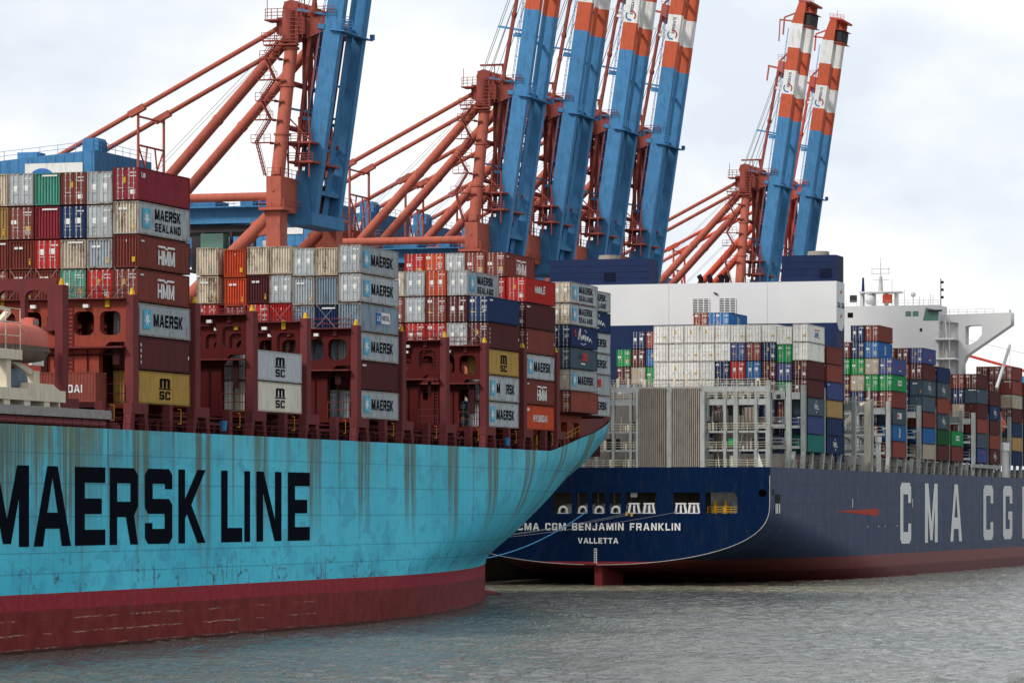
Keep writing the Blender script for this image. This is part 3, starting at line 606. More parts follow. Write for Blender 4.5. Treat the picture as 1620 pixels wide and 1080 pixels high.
# lashing bridges: thick plates pierced by openings
XO = -131.0
def bridge_plate(y, mat, thick=.9, full=True, arch=True, front=0):
    hs = []; x0, x1 = -185.0, XO - .45
    for k in range(20):
        a = x1 - .55 - k * 2.5
        hs.append(oval(a - 1.95, a, 26.9, 29.0, .55))
        if k == 0 and arch: hs.append([(a - 2.05, 20.95), (a + .4, 20.95), (a + .4, 26.3), (a - 1.1, 26.3), (a - 2.05, 25.4)])
        elif k in (2, 6, 10, 14): hs.append(oval(a - 1.3, a - .65, 24.0, 25.2, .15, 2))
        elif k in (4, 9, 15): hs.append(oval(a - 1.95, a, 21.3, 25.4, .6))
    me = fill('lashing_bridge', [rect(x0, x1, 20.52, 30.0)] + hs, mat, thick / 2)
    return put('lashing_bridge', stand(me, 'front', (0, y, 0)), ship1)
for k, y in enumerate(BR1):
    if k == 0:
        me = fill('lashing_bridge', [rect(-185, XO - .45, 26.6, 31.0)] + [oval(XO - 1.2 - j * 2.5 - 2.1, XO - 1.2 - j * 2.5, 26.75, 30.0, .7) for j in range(20)], M['s1post'], .35)
        lb = put('lashing_bridge', stand(me, 'front', (0, y, 0)), ship1)
        for j in range(6): MB().box(-138.6 - 9 * j, -138.0 - 9 * j, y - .3, y + .3, 20.5, 26.6).build('post', M['s1post'], lb)
    else: lb = bridge_plate(y, M['s1orange'] if k in (1,) else M['s1red'])  # first bridge in the brighter orange red, the others in a darker red
    def kid(m, name, mat): return m.build(name, mat, lb)
    def kidp(name, me):
        o = bpy.data.objects.new(name, me); COL.objects.link(o); o.parent = lb; o.matrix_parent_inverse = Matrix.Identity(4); return o
    def bl(m, name, mat): return kidp(name, m.mesh(name, mat))
    bl(MB().box(XO - .45, XO + .25, y - .62, y + .62, 20.96, 30.4), 'post', M['s1post'])
    bl(MB().tube((XO - .1, y, 30.4), (XO - .1, y, 31.0), .30, .10, 8), 'post_cap', M['sign_yellow'])
    if k:
        m = MB(); m.box(-184.5, XO - .5, y - 1.3, y - .46, 25.75, 25.9); m.box(-184.5, XO - .5, y - 1.1, y + 1.1, 30.01, 30.12); bl(m, 'walkway', M['s1post'])
        m = MB(); m.rail((-184.5, y - 1.1, 30.1), (XO - .8, y - 1.1, 30.1), 1.0, 2.5, .035, 2); m.rail((-184.5, y + 1.1, 30.1), (XO - .8, y + 1.1, 30.1), 1.0, 2.5, .035, 2); bl(m, 'railing', M['s1post'])
        m = MB(); m.rail((XO - 3.0, y - .5, 21.0), (XO - .6, y - .5, 21.0), 1.6, 2.4, .05, 2); bl(m, 'gate_rail', M['s1post'])
        m = MB(); xl = XO - 6.0
        for dx in (0, .5): m.tube((xl + dx, y - .55, 21.0), (xl + dx, y - .55, 29.6), .045, n=4)
        for j in range(24): m.tube((xl, y - .55, 21.2 + .36 * j), (xl + .5, y - .55, 21.2 + .36 * j), .035, n=4, cap=False)
        bl(m, 'ladder', M['s1post'])
        for xx in (4.4, 9.4): bl(MB().box(XO - xx, XO - xx + .5, y - .85, y - .47, 29.3, 29.6), 'floodlight', M['sign_white'])
        m = MB(); rr = random.Random(k)
        for j in range(7):
            xx = XO - 1.5 - 2.1 * j - rr.random(); m.box(xx, xx + rr.uniform(.25, .7), y - .7, y - .46, 22.0 + 3 * rr.random(), 22.4 + 3.2 + rr.random() * .2) if j % 3 == 0 else m.tube((xx, y - .52, 21), (xx, y - .52, 25.6), .06, n=5)
        m.path([(-180, y - .55, 25.2), (XO - .8, y - .55, 25.2)], .07, 5); bl(m, 'cable_pipes', M['s1dark'])
        for xx in (2.2, 7.2, 12.2): bl(MB().box(XO - xx - .2, XO - xx + .2, y - .62, y - .46, 29.35, 30.2), 'lamp_bracket', M['sign_yellow' if k in (1, 2, 4) else 's1post'])
# posts standing inboard on the forward half of each pair of bays
GA = 'containers stacked on the light blue ship'
L1 = 'light blue'
A0 = BR1[1] + 1.3
ZB = 21.0
stack(XO, A0, ZB, ['gold:c:msc', 'maroon:c:code', 'grey:c:line1', 'brown:d:hmm', 'brown:c:hmm', 'grey/cream:c:line2', 'dred:d:cai'], 'first', 0, L1, group=GA)
P25 = 2.5
for i, tl in enumerate([
    ['brown:d', 'brown:c', 'grey:d', 'red:d', 'grey:c', 'grey:d', 'grey:d'],
    ['greyd:c', 'brown:d', 'cream:c', 'teal:d', 'cream:c', 'navy:d', 'brown:d'],
    ['brown:c', 'rbrown:c', 'grey:d', 'rbrown:c', 'red:d', 'dred:c', 'teal:c'],
    ['maroon:c', 'grey:d', 'brown:c', 'brown:c', 'brown:c', 'brown:d', 'grey:d'],
    ['brown:c', 'brown:c', 'brown:c', 'rbrown:d', 'brown:c', 'tan:c', 'cream:c'],
    ['brown:c', 'grey:c', 'brown:c', 'rbrown:d', 'grey:c', 'brown:d', 'grey:c']]):
    stack(XO - P25 * (i + 1), A0, ZB - .0, ['-', '-', '-'] + [t_ + ('*' if (j == 1) else '') for j, t_ in enumerate(tl[3:])], 'first', i + 1, L1, group=GA)
B0 = BR1[3] + 1.3
stack(XO, B0, ZB, ['msc:c:msc', 'msw:c:msc'], 'second', 0, L1, group=GA)
C0 = BR1[5] + 1.2
stack(XO, C0, ZB, ['grey:c:line1', 'maroon:c:num', 'grey:c:line1', 'greyd:c:pando', 'grey:d:line1', 'grey:d:line1'], 'third', 0, L1, group=GA)
for i, (gap, tl) in enumerate([
    (0, ['-', '-', 'greyd:c', 'navy:c', 'greyd:c', 'cream:c']), (0, ['-', '-', 'greyd:c', 'greyd:c', 'grey:c', 'grey:d']),
    (0, ['-', '-', 'rbrown:d', 'red:c', 'grey:d', 'cream:c']), (0, ['-', '-', 'brown:d', 'red:d', 'maroon:c', 'cream:c']),
    (0, ['-', '-', 'rbrown:d', 'dred:d', 'orange:c', 'orange:c']), (.55, ['-', '-', 'brown:d', 'red:d', 'cream:c', 'cream:c'])]):
    stack(XO - P25 * (i + 1) - gap, C0, ZB - (.25 if i in (0, 1, 4) else 0), tl, 'third', i + 1, L1, group=GA)
D0 = BR1[8] + 1.1
stack(XO, D0, ZB, ['grey:c:line1', 'grey:c:patch', 'gold:c:msc', 'maroon:d:code', 'navy:d:num'], 'fourth', 0, L1, group=GA)
for i, tl in enumerate([['-', '-', '-', 'grey:d', 'maroon:d', 'grey:d:line2'], ['-', '-', '-', 'red:d', 'brown:d', 'orange:d'], ['-', '-', '-', 'red:d', 'grey:d', 'grey:d'], ['-', '-', '-', 'brown:d', 'rbrown:d', 'cream:d']]):
    stack(XO - P25 * (i + 1), D0, ZB, tl, 'fourth', i + 1, L1, group=GA)
E0 = BR1[9] + 1.1
stack(XO, E0, ZB, ['orange:c:hyundai', 'brown:c:hmm', 'grey:c:line1', 'brown:d:code', 'maroon:d:num', 'red:d:red_word'], 'fifth', 0, L1, group=GA)
for i, tl in enumerate([['-', '-', '-', '-', 'brown:d', 'red:d', 'brown:d:hmm'], ['-', '-', '-', '-', '-', 'grey:d', 'rbrown:d'], ['-', '-', '-', '-', '-', 'brown:d', 'grey:d'], ['-', '-', '-', '-', '-', 'grey:d', 'orange:d'], ['-', '-', '-', '-', '-', 'red:d', 'red:d']]):
    stack(XO - P25 * (i + 1), E0, ZB, tl, 'fifth', i + 1, L1, group=GA)
F0 = 456.6; ZF = 23.45
stack(XO, F0, ZF, ['rbrown:d', 'grey/cream:d:line1', 'slate:d:redbox', 'navy:d:script', 'grey/cream:d:line2', 'grey/cream:d:line2'], 'sixth', 0, L1, H=2.54, pitch=2.65, group=GA)
for i, tl in enumerate([['-', '-', '-', '-', 'grey:d', 'cream:d'], ['-', '-', '-', '-', 'brown:d', 'grey:d']]):
    stack(XO - P25 * (i + 1), F0, ZF, tl, 'sixth', i + 1, L1, H=2.54, pitch=2.65, group=GA)
stack(-133.3, 470.9, ZF, ['grey:d:line1', 'grey:c:redbox', 'grey:d:line1', 'grey:c:line1', 'navy:c:script', 'grey:d:line2'], 'seventh', 0, L1, H=2.54, pitch=2.65, group=GA)
stack(-135.8, 470.9, ZF, ['-', '-', '-', '-', 'brown:d', 'grey:d'], 'seventh', 1, L1, H=2.54, pitch=2.65, group=GA)
# a container lying across the deck at the foot of the first bridge
t = thing('shipping_container', 'faded red container lying crosswise at the foot of the orange lashing bridge', 'container', (XO - 5.2, BR1[1] - 3.3, 21.0)); 
t.rotation_euler = (0, 0, 0)
bm_ = MB(); bm_.corr((-3, 0, 0), (1, 0, 0), (0, -1, 0), 6, .12, 2.5, 20, .036); bm_.box(-3, 3, .06, 2.4, .05, 2.56); o = put('body', bm_.mesh('body', CM['rbrown']), t, False)
fr = MB()
for x in (-3.03, 2.9):
    for y in (-.02, 2.3): fr.box(x, x + .14, y, y + .14, 0, 2.59)
fr.box(-2.89, 2.9, -.015, .1, 0, .13); fr.box(-2.89, 2.9, -.015, .1, 2.49, 2.59); put('frame', fr.mesh('frame', CM['rbrown']), t, False)
put('lettering', stand(fill('lettering', word('HYUNDAI', -1.95, 1.8, .8, 1.5, .12), M['sign_white']), 'front', (0, -.03, 0)), t, False)
MB().box(XO - 8.4, XO - 2.0, BR1[1] - 3.4, BR1[1] - .8, 20.52, 20.98).build('container_rest', M['s1dark'], ship1)
# reefers standing dark in the openings between bridges
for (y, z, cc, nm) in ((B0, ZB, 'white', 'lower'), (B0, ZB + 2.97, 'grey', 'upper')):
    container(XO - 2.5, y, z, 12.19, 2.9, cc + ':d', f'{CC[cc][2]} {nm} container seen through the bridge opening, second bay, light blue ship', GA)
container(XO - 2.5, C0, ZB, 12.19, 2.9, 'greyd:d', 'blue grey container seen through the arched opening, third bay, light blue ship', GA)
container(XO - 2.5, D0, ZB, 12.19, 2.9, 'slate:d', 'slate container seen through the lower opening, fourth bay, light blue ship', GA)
# lashing rods crossed over the lowest visible tier
def rods(y, x, z0, z1, n):
    for i in range(n):
        xa = x - P25 * i; m = MB()
        m.tube((xa - .15, y - .25, z0), (xa - 2.3, y - .12, z1), .026, n=5); m.tube((xa - 2.3, y - .3, z0), (xa - .15, y - .12, z1), .026, n=5)
        m.build('lashing_rods', M['rod'], ship1)
rods(A0, XO, 30.2, 32.9, 6); rods(C0, XO, 30.2, 32.6, 6); rods(D0, XO, 30.2, 32.6, 4)
# forward pedestal under the sixth bay, an open painted frame
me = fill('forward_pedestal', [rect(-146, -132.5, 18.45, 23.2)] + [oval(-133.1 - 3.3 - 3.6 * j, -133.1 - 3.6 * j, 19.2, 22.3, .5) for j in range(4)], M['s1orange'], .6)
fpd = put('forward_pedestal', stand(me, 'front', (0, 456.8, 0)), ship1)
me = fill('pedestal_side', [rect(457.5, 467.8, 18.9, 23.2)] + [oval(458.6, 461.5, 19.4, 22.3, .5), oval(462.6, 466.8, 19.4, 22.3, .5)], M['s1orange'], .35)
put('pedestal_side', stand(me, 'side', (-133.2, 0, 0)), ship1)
MB().box(-180, -131.9, 456.3, 469.3, 23.21, 23.42).box(-180, -134.0, 469.3, 482.5, 23.21, 23.42).build('container_platform', M['s1red'], ship1)
MB().box(-150, -137.8, 470.6, 480, 18.5, 23.2).build('forecastle_house', M['s1red'], ship1)
m = MB(); m.box(-134.4, -134.0, 452, 452.5, 18.5, 22); m.rail((-130.6, 449, 19.0), (-131.5, 462, 20.8), 1.0, 2, .03, 2); m.build('mooring_rail', M['yellow'], ship1)
# davit platform and lifeboat left of the first bay
Y0 = 270.0
dv = MB(); dv.box(-132.2, -130.3, Y0, 301.6, 20.55, 21.5)
for y in (272, 276.5, 281, 285.5, 290, 294, 298, 301): dv.box(-132.1, -130.4, y - .6, y + .6, 20.1, 20.55)
dv.hexa([(-131.6, 294.0, 21.5), (-130.3, 294.0, 21.5), (-130.3, 300.4, 21.5), (-131.6, 300.4, 21.5)], [(-131.6, 294.0, 22.0), (-130.3, 294.0, 22.0), (-130.3, 298.9, 22.0), (-131.6, 298.9, 22.0)])
dv.box(-131.3, -130.5, 290.2, 291.0, 21.5, 23.9); dv.box(-131.5, -130.3, Y0, 292.8, 23.8, 24.6); dv.box(-131.3, -130.5, 277.2, 278.0, 21.5, 23.9)
dv.bar((-132.0, 293.5, 24.0), (-132.0, 298.4, 22.9), .5, .45); dv.box(-132.3, -131.6, 298.0, 299.2, 21.5, 23.1)
dv.build('davit', M['davit'], ship1)
m = MB(); m.tube((-131.4, Y0, 28.7), (-131.4, 293.6, 33.0), .01); m = MB()
m.bar((-131.6, 284, 28.3), (-131.6, 292.8, 27.9), .3, .3); m.rail((-130.4, 284, 24.6), (-130.4, 292.6, 24.6), 3.3, 2.4, .05, 3); m.bar((-133.6, 294.6, 26.6), (-133.6, 297.4, 28.0), .4, .4); m.bar((-132.6, 286, 26.5), (-132.6, 288.5, 28.3), .4, .4); m.build('davit_arm', M['davit'], ship1)
for y in (286.2, 283.0):
    for z in (25.1, 26.3): MB().sphere((-130.9, y + 1.6, z), .6, 1.3, .42, 14, 8).build('liferaft_canister', M['white'], ship1)
m = MB(); m.tube((-131.0, 288.0, 22.5), (-131.0, 285.0, 22.5), .8, n=14); m.tube((-131.0, 284.6, 22.6), (-131.0, 284.0, 22.6), 1.0, n=14); m.build('winch', M['bar'], ship1)
m = MB(); m.sphere((-131.6, 294.4, 22.2), .7, 1.9, 1.0, 12, 8); m.build('covered_gear', M['tarp'], ship1)
MB().box(-131.2, -129.9, 232, 310.5, 19.35, 19.95).box(-130.4, -130.0, 232, 310.6, 19.95, 20.1).build('gangway_slab', M['roof'], ship1)
m = MB(); m.tube((-130.5, 232, 18.98), (-130.5, 310.0, 18.98), .36, n=12); m.build('deck_pipe', M['pipe'], ship1)
m = MB(); m.sphere((-130.6, 312.6, 18.7), .5, 1.0, .45); m.box(-131.2, -130.2, 310.7, 311.6, 19.2, 20.4); m.build('deck_box', M['s1post'], ship1)
MB().box(-134.5, -134.2, 303.5, 306.0, 23.8, 24.9).build('notice_sign', M['sign_white'], ship1)
lbt = thing('lifeboat', 'faded orange enclosed lifeboat hanging beside the cream davit', 'lifeboat', (-132.0, 295.4, 23.8)); lbt.scale = (.9, .9, .92)
m = MB(); NS = 22; prof = []
for j in range(NS + 1):
    u = j / NS; y = -6 + 12 * u; e = max(.02, 1 - abs(2 * u - 1) ** 3.2) ** .5; prof.append((y, e))
ring = 16; vs = []
for y, e in prof:
    for k in range(ring):
        a = 2 * math.pi * k / ring; x = 1.55 * e * math.copysign(abs(math.cos(a)) ** .75, math.cos(a)); z = 1.75 + (1.65 * math.copysign(abs(math.sin(a)) ** .8, math.sin(a)) * (.35 + .65 * e))
        vs.append((x, y, z))
m.add(vs, [(j * ring + k, j * ring + (k + 1) % ring, (j + 1) * ring + (k + 1) % ring, (j + 1) * ring + k) for j in range(NS) for k in range(ring)], True)
m.add([vs[i] for i in range(ring)], [tuple(range(ring))]); m.add([vs[NS * ring + i] for i in range(ring)], [tuple(range(ring))]); 
put('body', m.mesh('body', M['boat']), lbt, False)
kl = MB()
vs = []
for y, e in prof:
    for k in range(9):
        a = math.pi + math.pi * k / 8; x = 1.58 * e * math.copysign(abs(math.cos(a)) ** .75, math.cos(a)); z = 1.38 + 1.5 * -abs(math.sin(a)) ** .8 * (.35 + .65 * e); vs.append((x, y, z))
kl.add(vs, [(j * 9 + k, j * 9 + k + 1, (j + 1) * 9 + k + 1, (j + 1) * 9 + k) for j in range(NS) for k in range(8)], True); put('hull', kl.mesh('hull', M['keel']), lbt, False)
m = MB(); m.tube((0, 3.0, 3.2), (0, 3.0, 4.0), .6, .5, 10); m.box(-.6, .6, 2.3, 3.6, 3.1, 3.9); put('hatch', m.mesh('hatch', M['boat']), lbt, False)
m = MB()
for k in range(4): m.box(.6, .63, 2.5 + .3 * k, 2.7 + .3 * k, 3.4, 3.7)
m.box(-.5, .5, 3.61, 3.63, 3.4, 3.7); put('windows', m.mesh('windows', M['glass']), lbt, False)
m = MB()
for k in range(9): m.sphere((1.5 - .02 * abs(k - 4), -4 + k, 1.0), .07, .5, .18, 8, 5)
put('grab_line', m.mesh('grab_line', M['keel']), lbt, False)
for y, lb_ in ((338.0, 'blue plastic drum hanging at the rail under the first bay gap'), (427.6, 'blue plastic drum by the rail below the gold container near the bow')):
    d = MB(); d.tube((0, 0, 0), (0, 0, .8), .28, .34, 12); d.tube((0, 0, .8), (0, 0, .9), .36, .36, 12); o = d.build('drum', M['drum'], None); o.location = (-130.3, y, 18.9); tag(o, lb_, 'drum')
# ------------------------------------------------------------------ the navy ship ahead
XC2, HB2, YT = -160.8, 27.0, 575.0
XO2 = XC2 + HB2   # -133.8
ship2 = thing('container_ship', 'navy blue container ship seen from its stern, white funnel casing, white lettering on the side', 'container ship', (XC2, 690, 0), None, True)
def sec2(y):  # height of the keel line and of full breadth in this section
    d = y - YT
    return max(-10., 3.2 - .13 * d), max(-6., 12.6 - .115 * d)
def b2(y, z):
    zb, zt = sec2(y)
    if z <= zb: return 0.
    t = min(1, (z - zb) / (zt - zb)); b = HB2 * (1 - (1 - t) ** 2.6) ** .5
    if y > 900: b *= max(.0, 1 - ((y - 900) / 75) ** 2.4)
    return b
YS = [575, 576.5, 579, 583, 588, 594, 600, 608, 616, 626, 638, 652, 670, 700, 740, 790, 840, 900] + [900 + 75 * k / 12 for k in range(1, 13)]
for sgn in (0,):
    hb = MB(); NZ = 36
    for sg in (1, -1):
        vs = []; fs = []
        for y in YS:
            zb = max(-9.9, sec2(y)[0])
            for i in range(NZ + 1):
                u = (i / NZ) ** 1.8; z = zb + (18.0 - zb) * u; vs.append((XC2 + sg * b2(y, z), y, z))
        for j in range(len(YS) - 1):
            for i in range(NZ): fs.append((j * (NZ + 1) + i, (j + 1) * (NZ + 1) + i, (j + 1) * (NZ + 1) + i + 1, j * (NZ + 1) + i + 1))
        hb.add(vs, fs, True)
    hb.build('hull', M['hull2'], ship2)
# transom with its mooring openings
prof = [(b2(575, z), z) for z in [3.2 + 14.8 * (i / 40) ** 1.8 for i in range(41)]]
outl = [(XC2 + b, z) for b, z in prof] + [(XC2 - b, z) for b, z in prof[::-1][:-1]]
def sx(px): return x_on(px, YT)
OP = [(876, 905), (912.7, 930.5), (937.6, 958), (965, 983), (990.7, 1038.6), (1066, 1108)]
OPX = [(sx(a), sx(b)) for a, b in OP] + [(-186.2, -182.0), (-181, -176.4), (-175.3, -170.2)]
LASTO = (sx(1117), sx(1167))
holes = [oval(a, b, 11.0, 14.2, .18, 2) for a, b in OPX] + [oval(LASTO[0], LASTO[1], 11.0, 14.2, .9, 4)[:5] + oval(LASTO[0], LASTO[1], 11.0, 14.2, .15, 2)[3:], oval(sx(1201), sx(1213), 13.5, 14.6, .4)]
me = fill('transom', [outl] + holes, M['stern_navy'], .12)
tr = put('transom', stand(me, 'front', (0, YT - .14, 0)), ship2)
ed = MB()
for (x, z), (x2, z2) in zip(outl, outl[1:]):
    if z < 16.5: ed.tube((x, YT - .28, z), (x2, YT - .28, z2), .05, n=4, cap=False)
def sub(m, name, mat, par): return put(name, m.mesh(name, mat), par)
sub(ed, 'edge_line', M['bar'], tr)
rp_ = [(XC2 + b * .9999, z - .02) for b, z in prof if z < 3.75]
me = fill('red_bottom_paint', [[(XC2 + b, z) for b, z in prof if z <= 3.8] + [(XC2 - b, z) for b, z in prof[::-1] if 3.2 < z <= 3.8]], paint('antifouling_red', (.25, .03, .04), .05))
put('red_bottom_paint', stand(me, 'front', (0, YT - .275, 0)), tr)
put('ship_name', stand(fill('ship_name', word('CMA CGM BENJAMIN FRANKLIN', sx(820), sx(1077), 8.45, 9.55, .2), M['sign_white']), 'front', (0, YT - .29, 0)), tr)
put('home_port', stand(fill('home_port', word('VALLETTA', sx(915), sx(979), 6.45, 7.3, .14), M['sign_white']), 'front', (0, YT - .29, 0)), tr)
dm = MB(); dm.box(XC2 - .04, XC2 + .04, YT - .29, YT - .27, 3.3, 5.7)
for k in range(9): dm.box(XC2 - .45, XC2 + .02, YT - .31, YT - .291, 3.5 + .26 * k, 3.6 + .26 * k)
sub(dm, 'draught_marks', M['sign_white'], tr)
for a in (1011, 1061, 1114):
    x = sx(a); sub(MB().box(x - .06, x + .06, YT - .285, YT - .262, 14.6, 17.9), 'weld_seam', M['stern_navy'], tr)
# mooring deck behind the openings
m = MB(); m.box(-187, -134.6, 575.2, 590, 10.6, 10.9); m.box(-187, -134.6, 590, 590.3, 10.9, 17.6); m.build('mooring_deck', M['panel'], ship2)
for (a, b) in OPX[:6]:
    wd = b - a; n = 2 if wd > 3.5 else 1
    for k in range(n):
        c = a + wd * (k + .5) / n; m = MB()
        if n == 2:
            m.hexa([(c - 1.0, 575.1, 11.0), (c - .7, 575.1, 11.0), (c - .7, 575.5, 11.0), (c - 1.0, 575.5, 11.0)], [(c - .75, 575.1, 12.4), (c - .45, 575.1, 12.4), (c - .45, 575.5, 12.4), (c - .75, 575.5, 12.4)])
            m.hexa([(c + .7, 575.1, 11.0), (c + 1.0, 575.1, 11.0), (c + 1.0, 575.5, 11.0), (c + .7, 575.5, 11.0)], [(c + .45, 575.1, 12.4), (c + .75, 575.1, 12.4), (c + .75, 575.5, 12.4), (c + .45, 575.5, 12.4)])
            m.box(c - .85, c + .85, 575.05, 575.6, 12.4, 12.6); m.box(c - .15, c + .15, 575.2, 575.4, 11, 12.4); m.box(c - 1.1, c + 1.1, 575.05, 575.5, 10.92, 11.12)
        else:
            pts = [(c + .62 * math.cos(t * math.pi / 8), 575.2, 11.35 + .68 * math.sin(t * math.pi / 8)) for t in range(9)]
            m.path([(c + .62, 575.2, 10.95)] + pts + [(c - .62, 575.2, 10.95)], .2, 8); m.box(c - .9, c + .9, 575.05, 575.4, 10.92, 11.1)
        sub(m, 'fairlead', M['white'], tr)
    wn = MB(); c = (a + b) / 2; wn.tube((c - .8, 579.5, 11.8), (c + .8, 579.5, 11.8), .7, n=12); wn.box(c - 1, c + 1, 579, 580.5, 10.9, 11.4); wn.tube((c + .5, 582, 10.9), (c + .5, 582, 14.5), .12, n=6); sub(wn, 'mooring_winch', M['bar'], tr)
m = MB(); m.tube((LASTO[0] + .9, 577, 10.9), (LASTO[0] + .9, 577, 13.0), .45, .2, 8); m.tube((LASTO[0] + 2.6, 577, 10.9), (LASTO[0] + 2.6, 577, 12.9), .4, .2, 8); m.rail((LASTO[0], 576, 10.9), (LASTO[1], 576, 10.9), 1.1, 1.2, .06, 3); sub(m, 'yellow_gear', M['yellow'], tr)
lamp = MB(); lamp.box(OPX[4][0] + .4, OPX[4][0] + 1.4, 576, 576.4, 13.5, 14.15); sub(lamp, 'white_box', M['white'], tr)
lw = MB(); lw.box(LASTO[0] - .2, LASTO[1] + .2, 578.8, 579, 10.9, 14.6); lw.box(LASTO[0] + 3.4, LASTO[0] + 4.2, 577.8, 578.4, 10.9, 13.2); sub(lw, 'inner_wall', M['s2grey'], tr)
tg = MB(); tg.box(OPX[4][0] - .0, OPX[4][0] + .3, 574.6, 574.72, 10.65, 11.2); tg.box(OPX[4][0] + .8, OPX[4][0] + 1.1, 574.6, 574.72, 10.55, 11.1); sub(tg, 'rope_tags', M['yellow'], tr)
rd = MB(); rd.prism([(575.9, 3.4), (588, 2.2), (588, -5), (576.2, -5)], 'x', XC2 - .7, XC2 + .5); rd.build('rudder', paint('rudder_red', (.21, .032, .038), .12), ship2)
MB().box(-187.6, -134.0, 575.1, 974, 17.82, 18.02).box(XO2 - .6, XO2 - .25, 575.0, 870, 18.0, 18.25).build('deck', M['s2grey'], ship2) if False else MB().box(-187.5, -134.1, 575.3, 900, 17.8, 17.98).build('deck', M['s2grey'], ship2)
loops = []
for n_, (ch, a, b) in enumerate((('C', 674.8, 684.7), ('M', 697.6, 709.9), ('A', 722.5, 734.6), ('C', 757.8, 768.9), ('G', 780.3, 791.3), ('M', 803.5, 816.5))):
    if n_ == 3: put('hull_lettering', stand(fill('hull_lettering', loops, M['cwhite']), 'side', (XO2 + .05, 0, 0)), ship2); loops = []
    for lp in G[ch][0]: loops.append([(a + u * (b - a), 5.6 + v_ * 10.7) for u, v_ in lp])
put('hull_lettering', stand(fill('hull_lettering', loops, M['cwhite']), 'side', (XO2 + .05, 0, 0)), ship2)
put('arrow_mark', stand(fill('arrow_mark', [[(620.5, 11.35), (655.6, 11.75), (655.6, 10.5)]], paint('arrow_red', (.42, .06, .04), .1)), 'side', (XO2 + .05, 0, 0)), ship2)
sc_ = MB()
for y, z, h in ((634.5, 11.9, 1.5), (686, 12.0, 1.5)): sc_.box(XO2 + .03, XO2 + .07, y - .35, y + .35, z, z + h)
for y in (647, 656, 661.5, 672): sc_.box(XO2 + .03, XO2 + .07, y - .3, y + .3, 8.6, 8.9)
sc_.build('side_marks', M['bar'], ship2)
so = MB(); so.box(XO2 - .4, XO2 + .04, 578.2, 581.6, 11.0, 13.9); so.build('side_opening', M['black'], ship2)
for y in (578.6, 579.6, 580.9): MB().box(XO2 + .02, XO2 + .10, y - .3, y + .3, 11.0, 12.5).build('side_fairlead', M['white'], ship2)
MB().tube((XO2 - .1, 577.0, 14.2), (XO2 + .05, 577.0, 14.2), .5, n=14).build('side_port', M['black'], ship2)

# stern lashing frame of pale grey posts and galleries
GF = 577.0
def gx(px): return x_on(px, GF)
sf = put('stern_frame', MB().box(-186.5, -134.3, GF - .5, GF + .5, 29.5, 30.2).mesh('stern_frame', M['s2grey']), ship2)
for px in (905, 925, 945, 971.6, 999, 1011, 1061, 1114, 1148, 1165, 1197, 1216):
    x = gx(px); wd = .34 if px in (1061, 1114, 1165, 1216) else .2
    sub(MB().box(x - wd, x + wd, GF - (1.2 if px in (1011, 1061, 1114) else .62), GF + .3, 17.98, 31.0 if px == 1216 else 29.5), 'post', M['s2grey'], sf)
for z0, z1 in ((27.4, 28.3), (23.2, 23.5), (20.4, 20.7)): sub(MB().box(-186.5, -134.4, GF - .45, GF + 1.4, z0, z1), 'gallery_beam', M['s2grey'], sf)
m = MB()
for z in (18.0, 20.7, 23.5, 28.3, 30.2): m.rail((-186, GF - .7, z), (-134.4, GF - .7, z), 1.1, 1.6, .032, 3)
rng = random.Random(3)
for k in range(70):
    x = -186 + 51 * rng.random(); z = rng.choice((18.0, 20.7, 23.5, 28.3, 30.2)); h = rng.uniform(.5, 2.0); m.box(x, x + rng.uniform(.1, .5), GF + .2, GF + .6, z, z + h)
for k in range(40):
    x = -186 + 51 * rng.random(); z = rng.choice((18.0, 20.7, 23.5)); m.tube((x, GF + rng.uniform(0, 1.2), z), (x + rng.uniform(-.6, .6), GF + rng.uniform(0, 1.2), z + rng.uniform(1.5, 4.8)), .06, n=5)
for k in range(60):
    x = -186 + 51 * rng.random(); m.tube((x, GF - .5, 30.2), (x + rng.uniform(-.2, .2), GF - .5, 30.2 + rng.uniform(.4, 1.5)), .05, n=5)
sub(m, 'railing', M['davit'], sf)
for a, b in ((1011, 1060), (1062, 1114)):
    m = MB(); m.corr((gx(a) + .3, GF - 1.15, 0), (1, 0, 0), (0, -1, 0), gx(b) - gx(a) - .6, 18.1, 30.0, 14, .22); m.box(gx(a) + .3, gx(b) - .3, GF - .9, GF - .8, 18.1, 29.95); sub(m, 'wind_screen', M['panel'], sf)
m = MB(); m.box(-186, gx(1000), GF + 9, GF + 9.4, 18, 29.5)
for k in range(9): m.box(-186 + 3 * k, -185.8 + 3 * k, GF + 8.7, GF + 9, 18, 29.5)
sub(m, 'store_wall', M['panel'], sf)
m = MB(); m.corr((gx(1115) + .3, GF + 4, 0), (1, 0, 0), (0, -1, 0), gx(1148) - gx(1115), 18.1, 26.6, 7, .22); m.corr((gx(1148), GF + 6, 0), (1, 0, 0), (0, -1, 0), 3.5, 20.7, 27.2, 6, .2); sub(m, 'inner_screen', M['panel'], sf)
m = MB(); 
for k in range(7): m.box(gx(950) + 3.9 * k, gx(950) + 3.9 * k + 2.2, GF + 2.2, GF + 3.4, 20.7 + 2.6 * (k % 3), 22.4 + 2.6 * (k % 3))
for k in range(9): m.tube((gx(1120) + 1.3 * k, GF + 2.4, 28.35), (gx(1120) + 1.3 * k, GF + 2.4, 29.0 + .3 * (k % 2)), .35, n=7)
sub(m, 'deck_gear', M['cdark'], sf)
m = MB(); m.box(gx(1151), gx(1161), GF - .2, GF, 21.2, 22.3); sub(m, 'green_sign', CM['green'], sf)
sub(MB().prism([(gx(1197), 18.0), (gx(1208), 18.0), (gx(1197), 21.2)], 'y', GF - .4, GF), 'bracket', M['white'], sf)
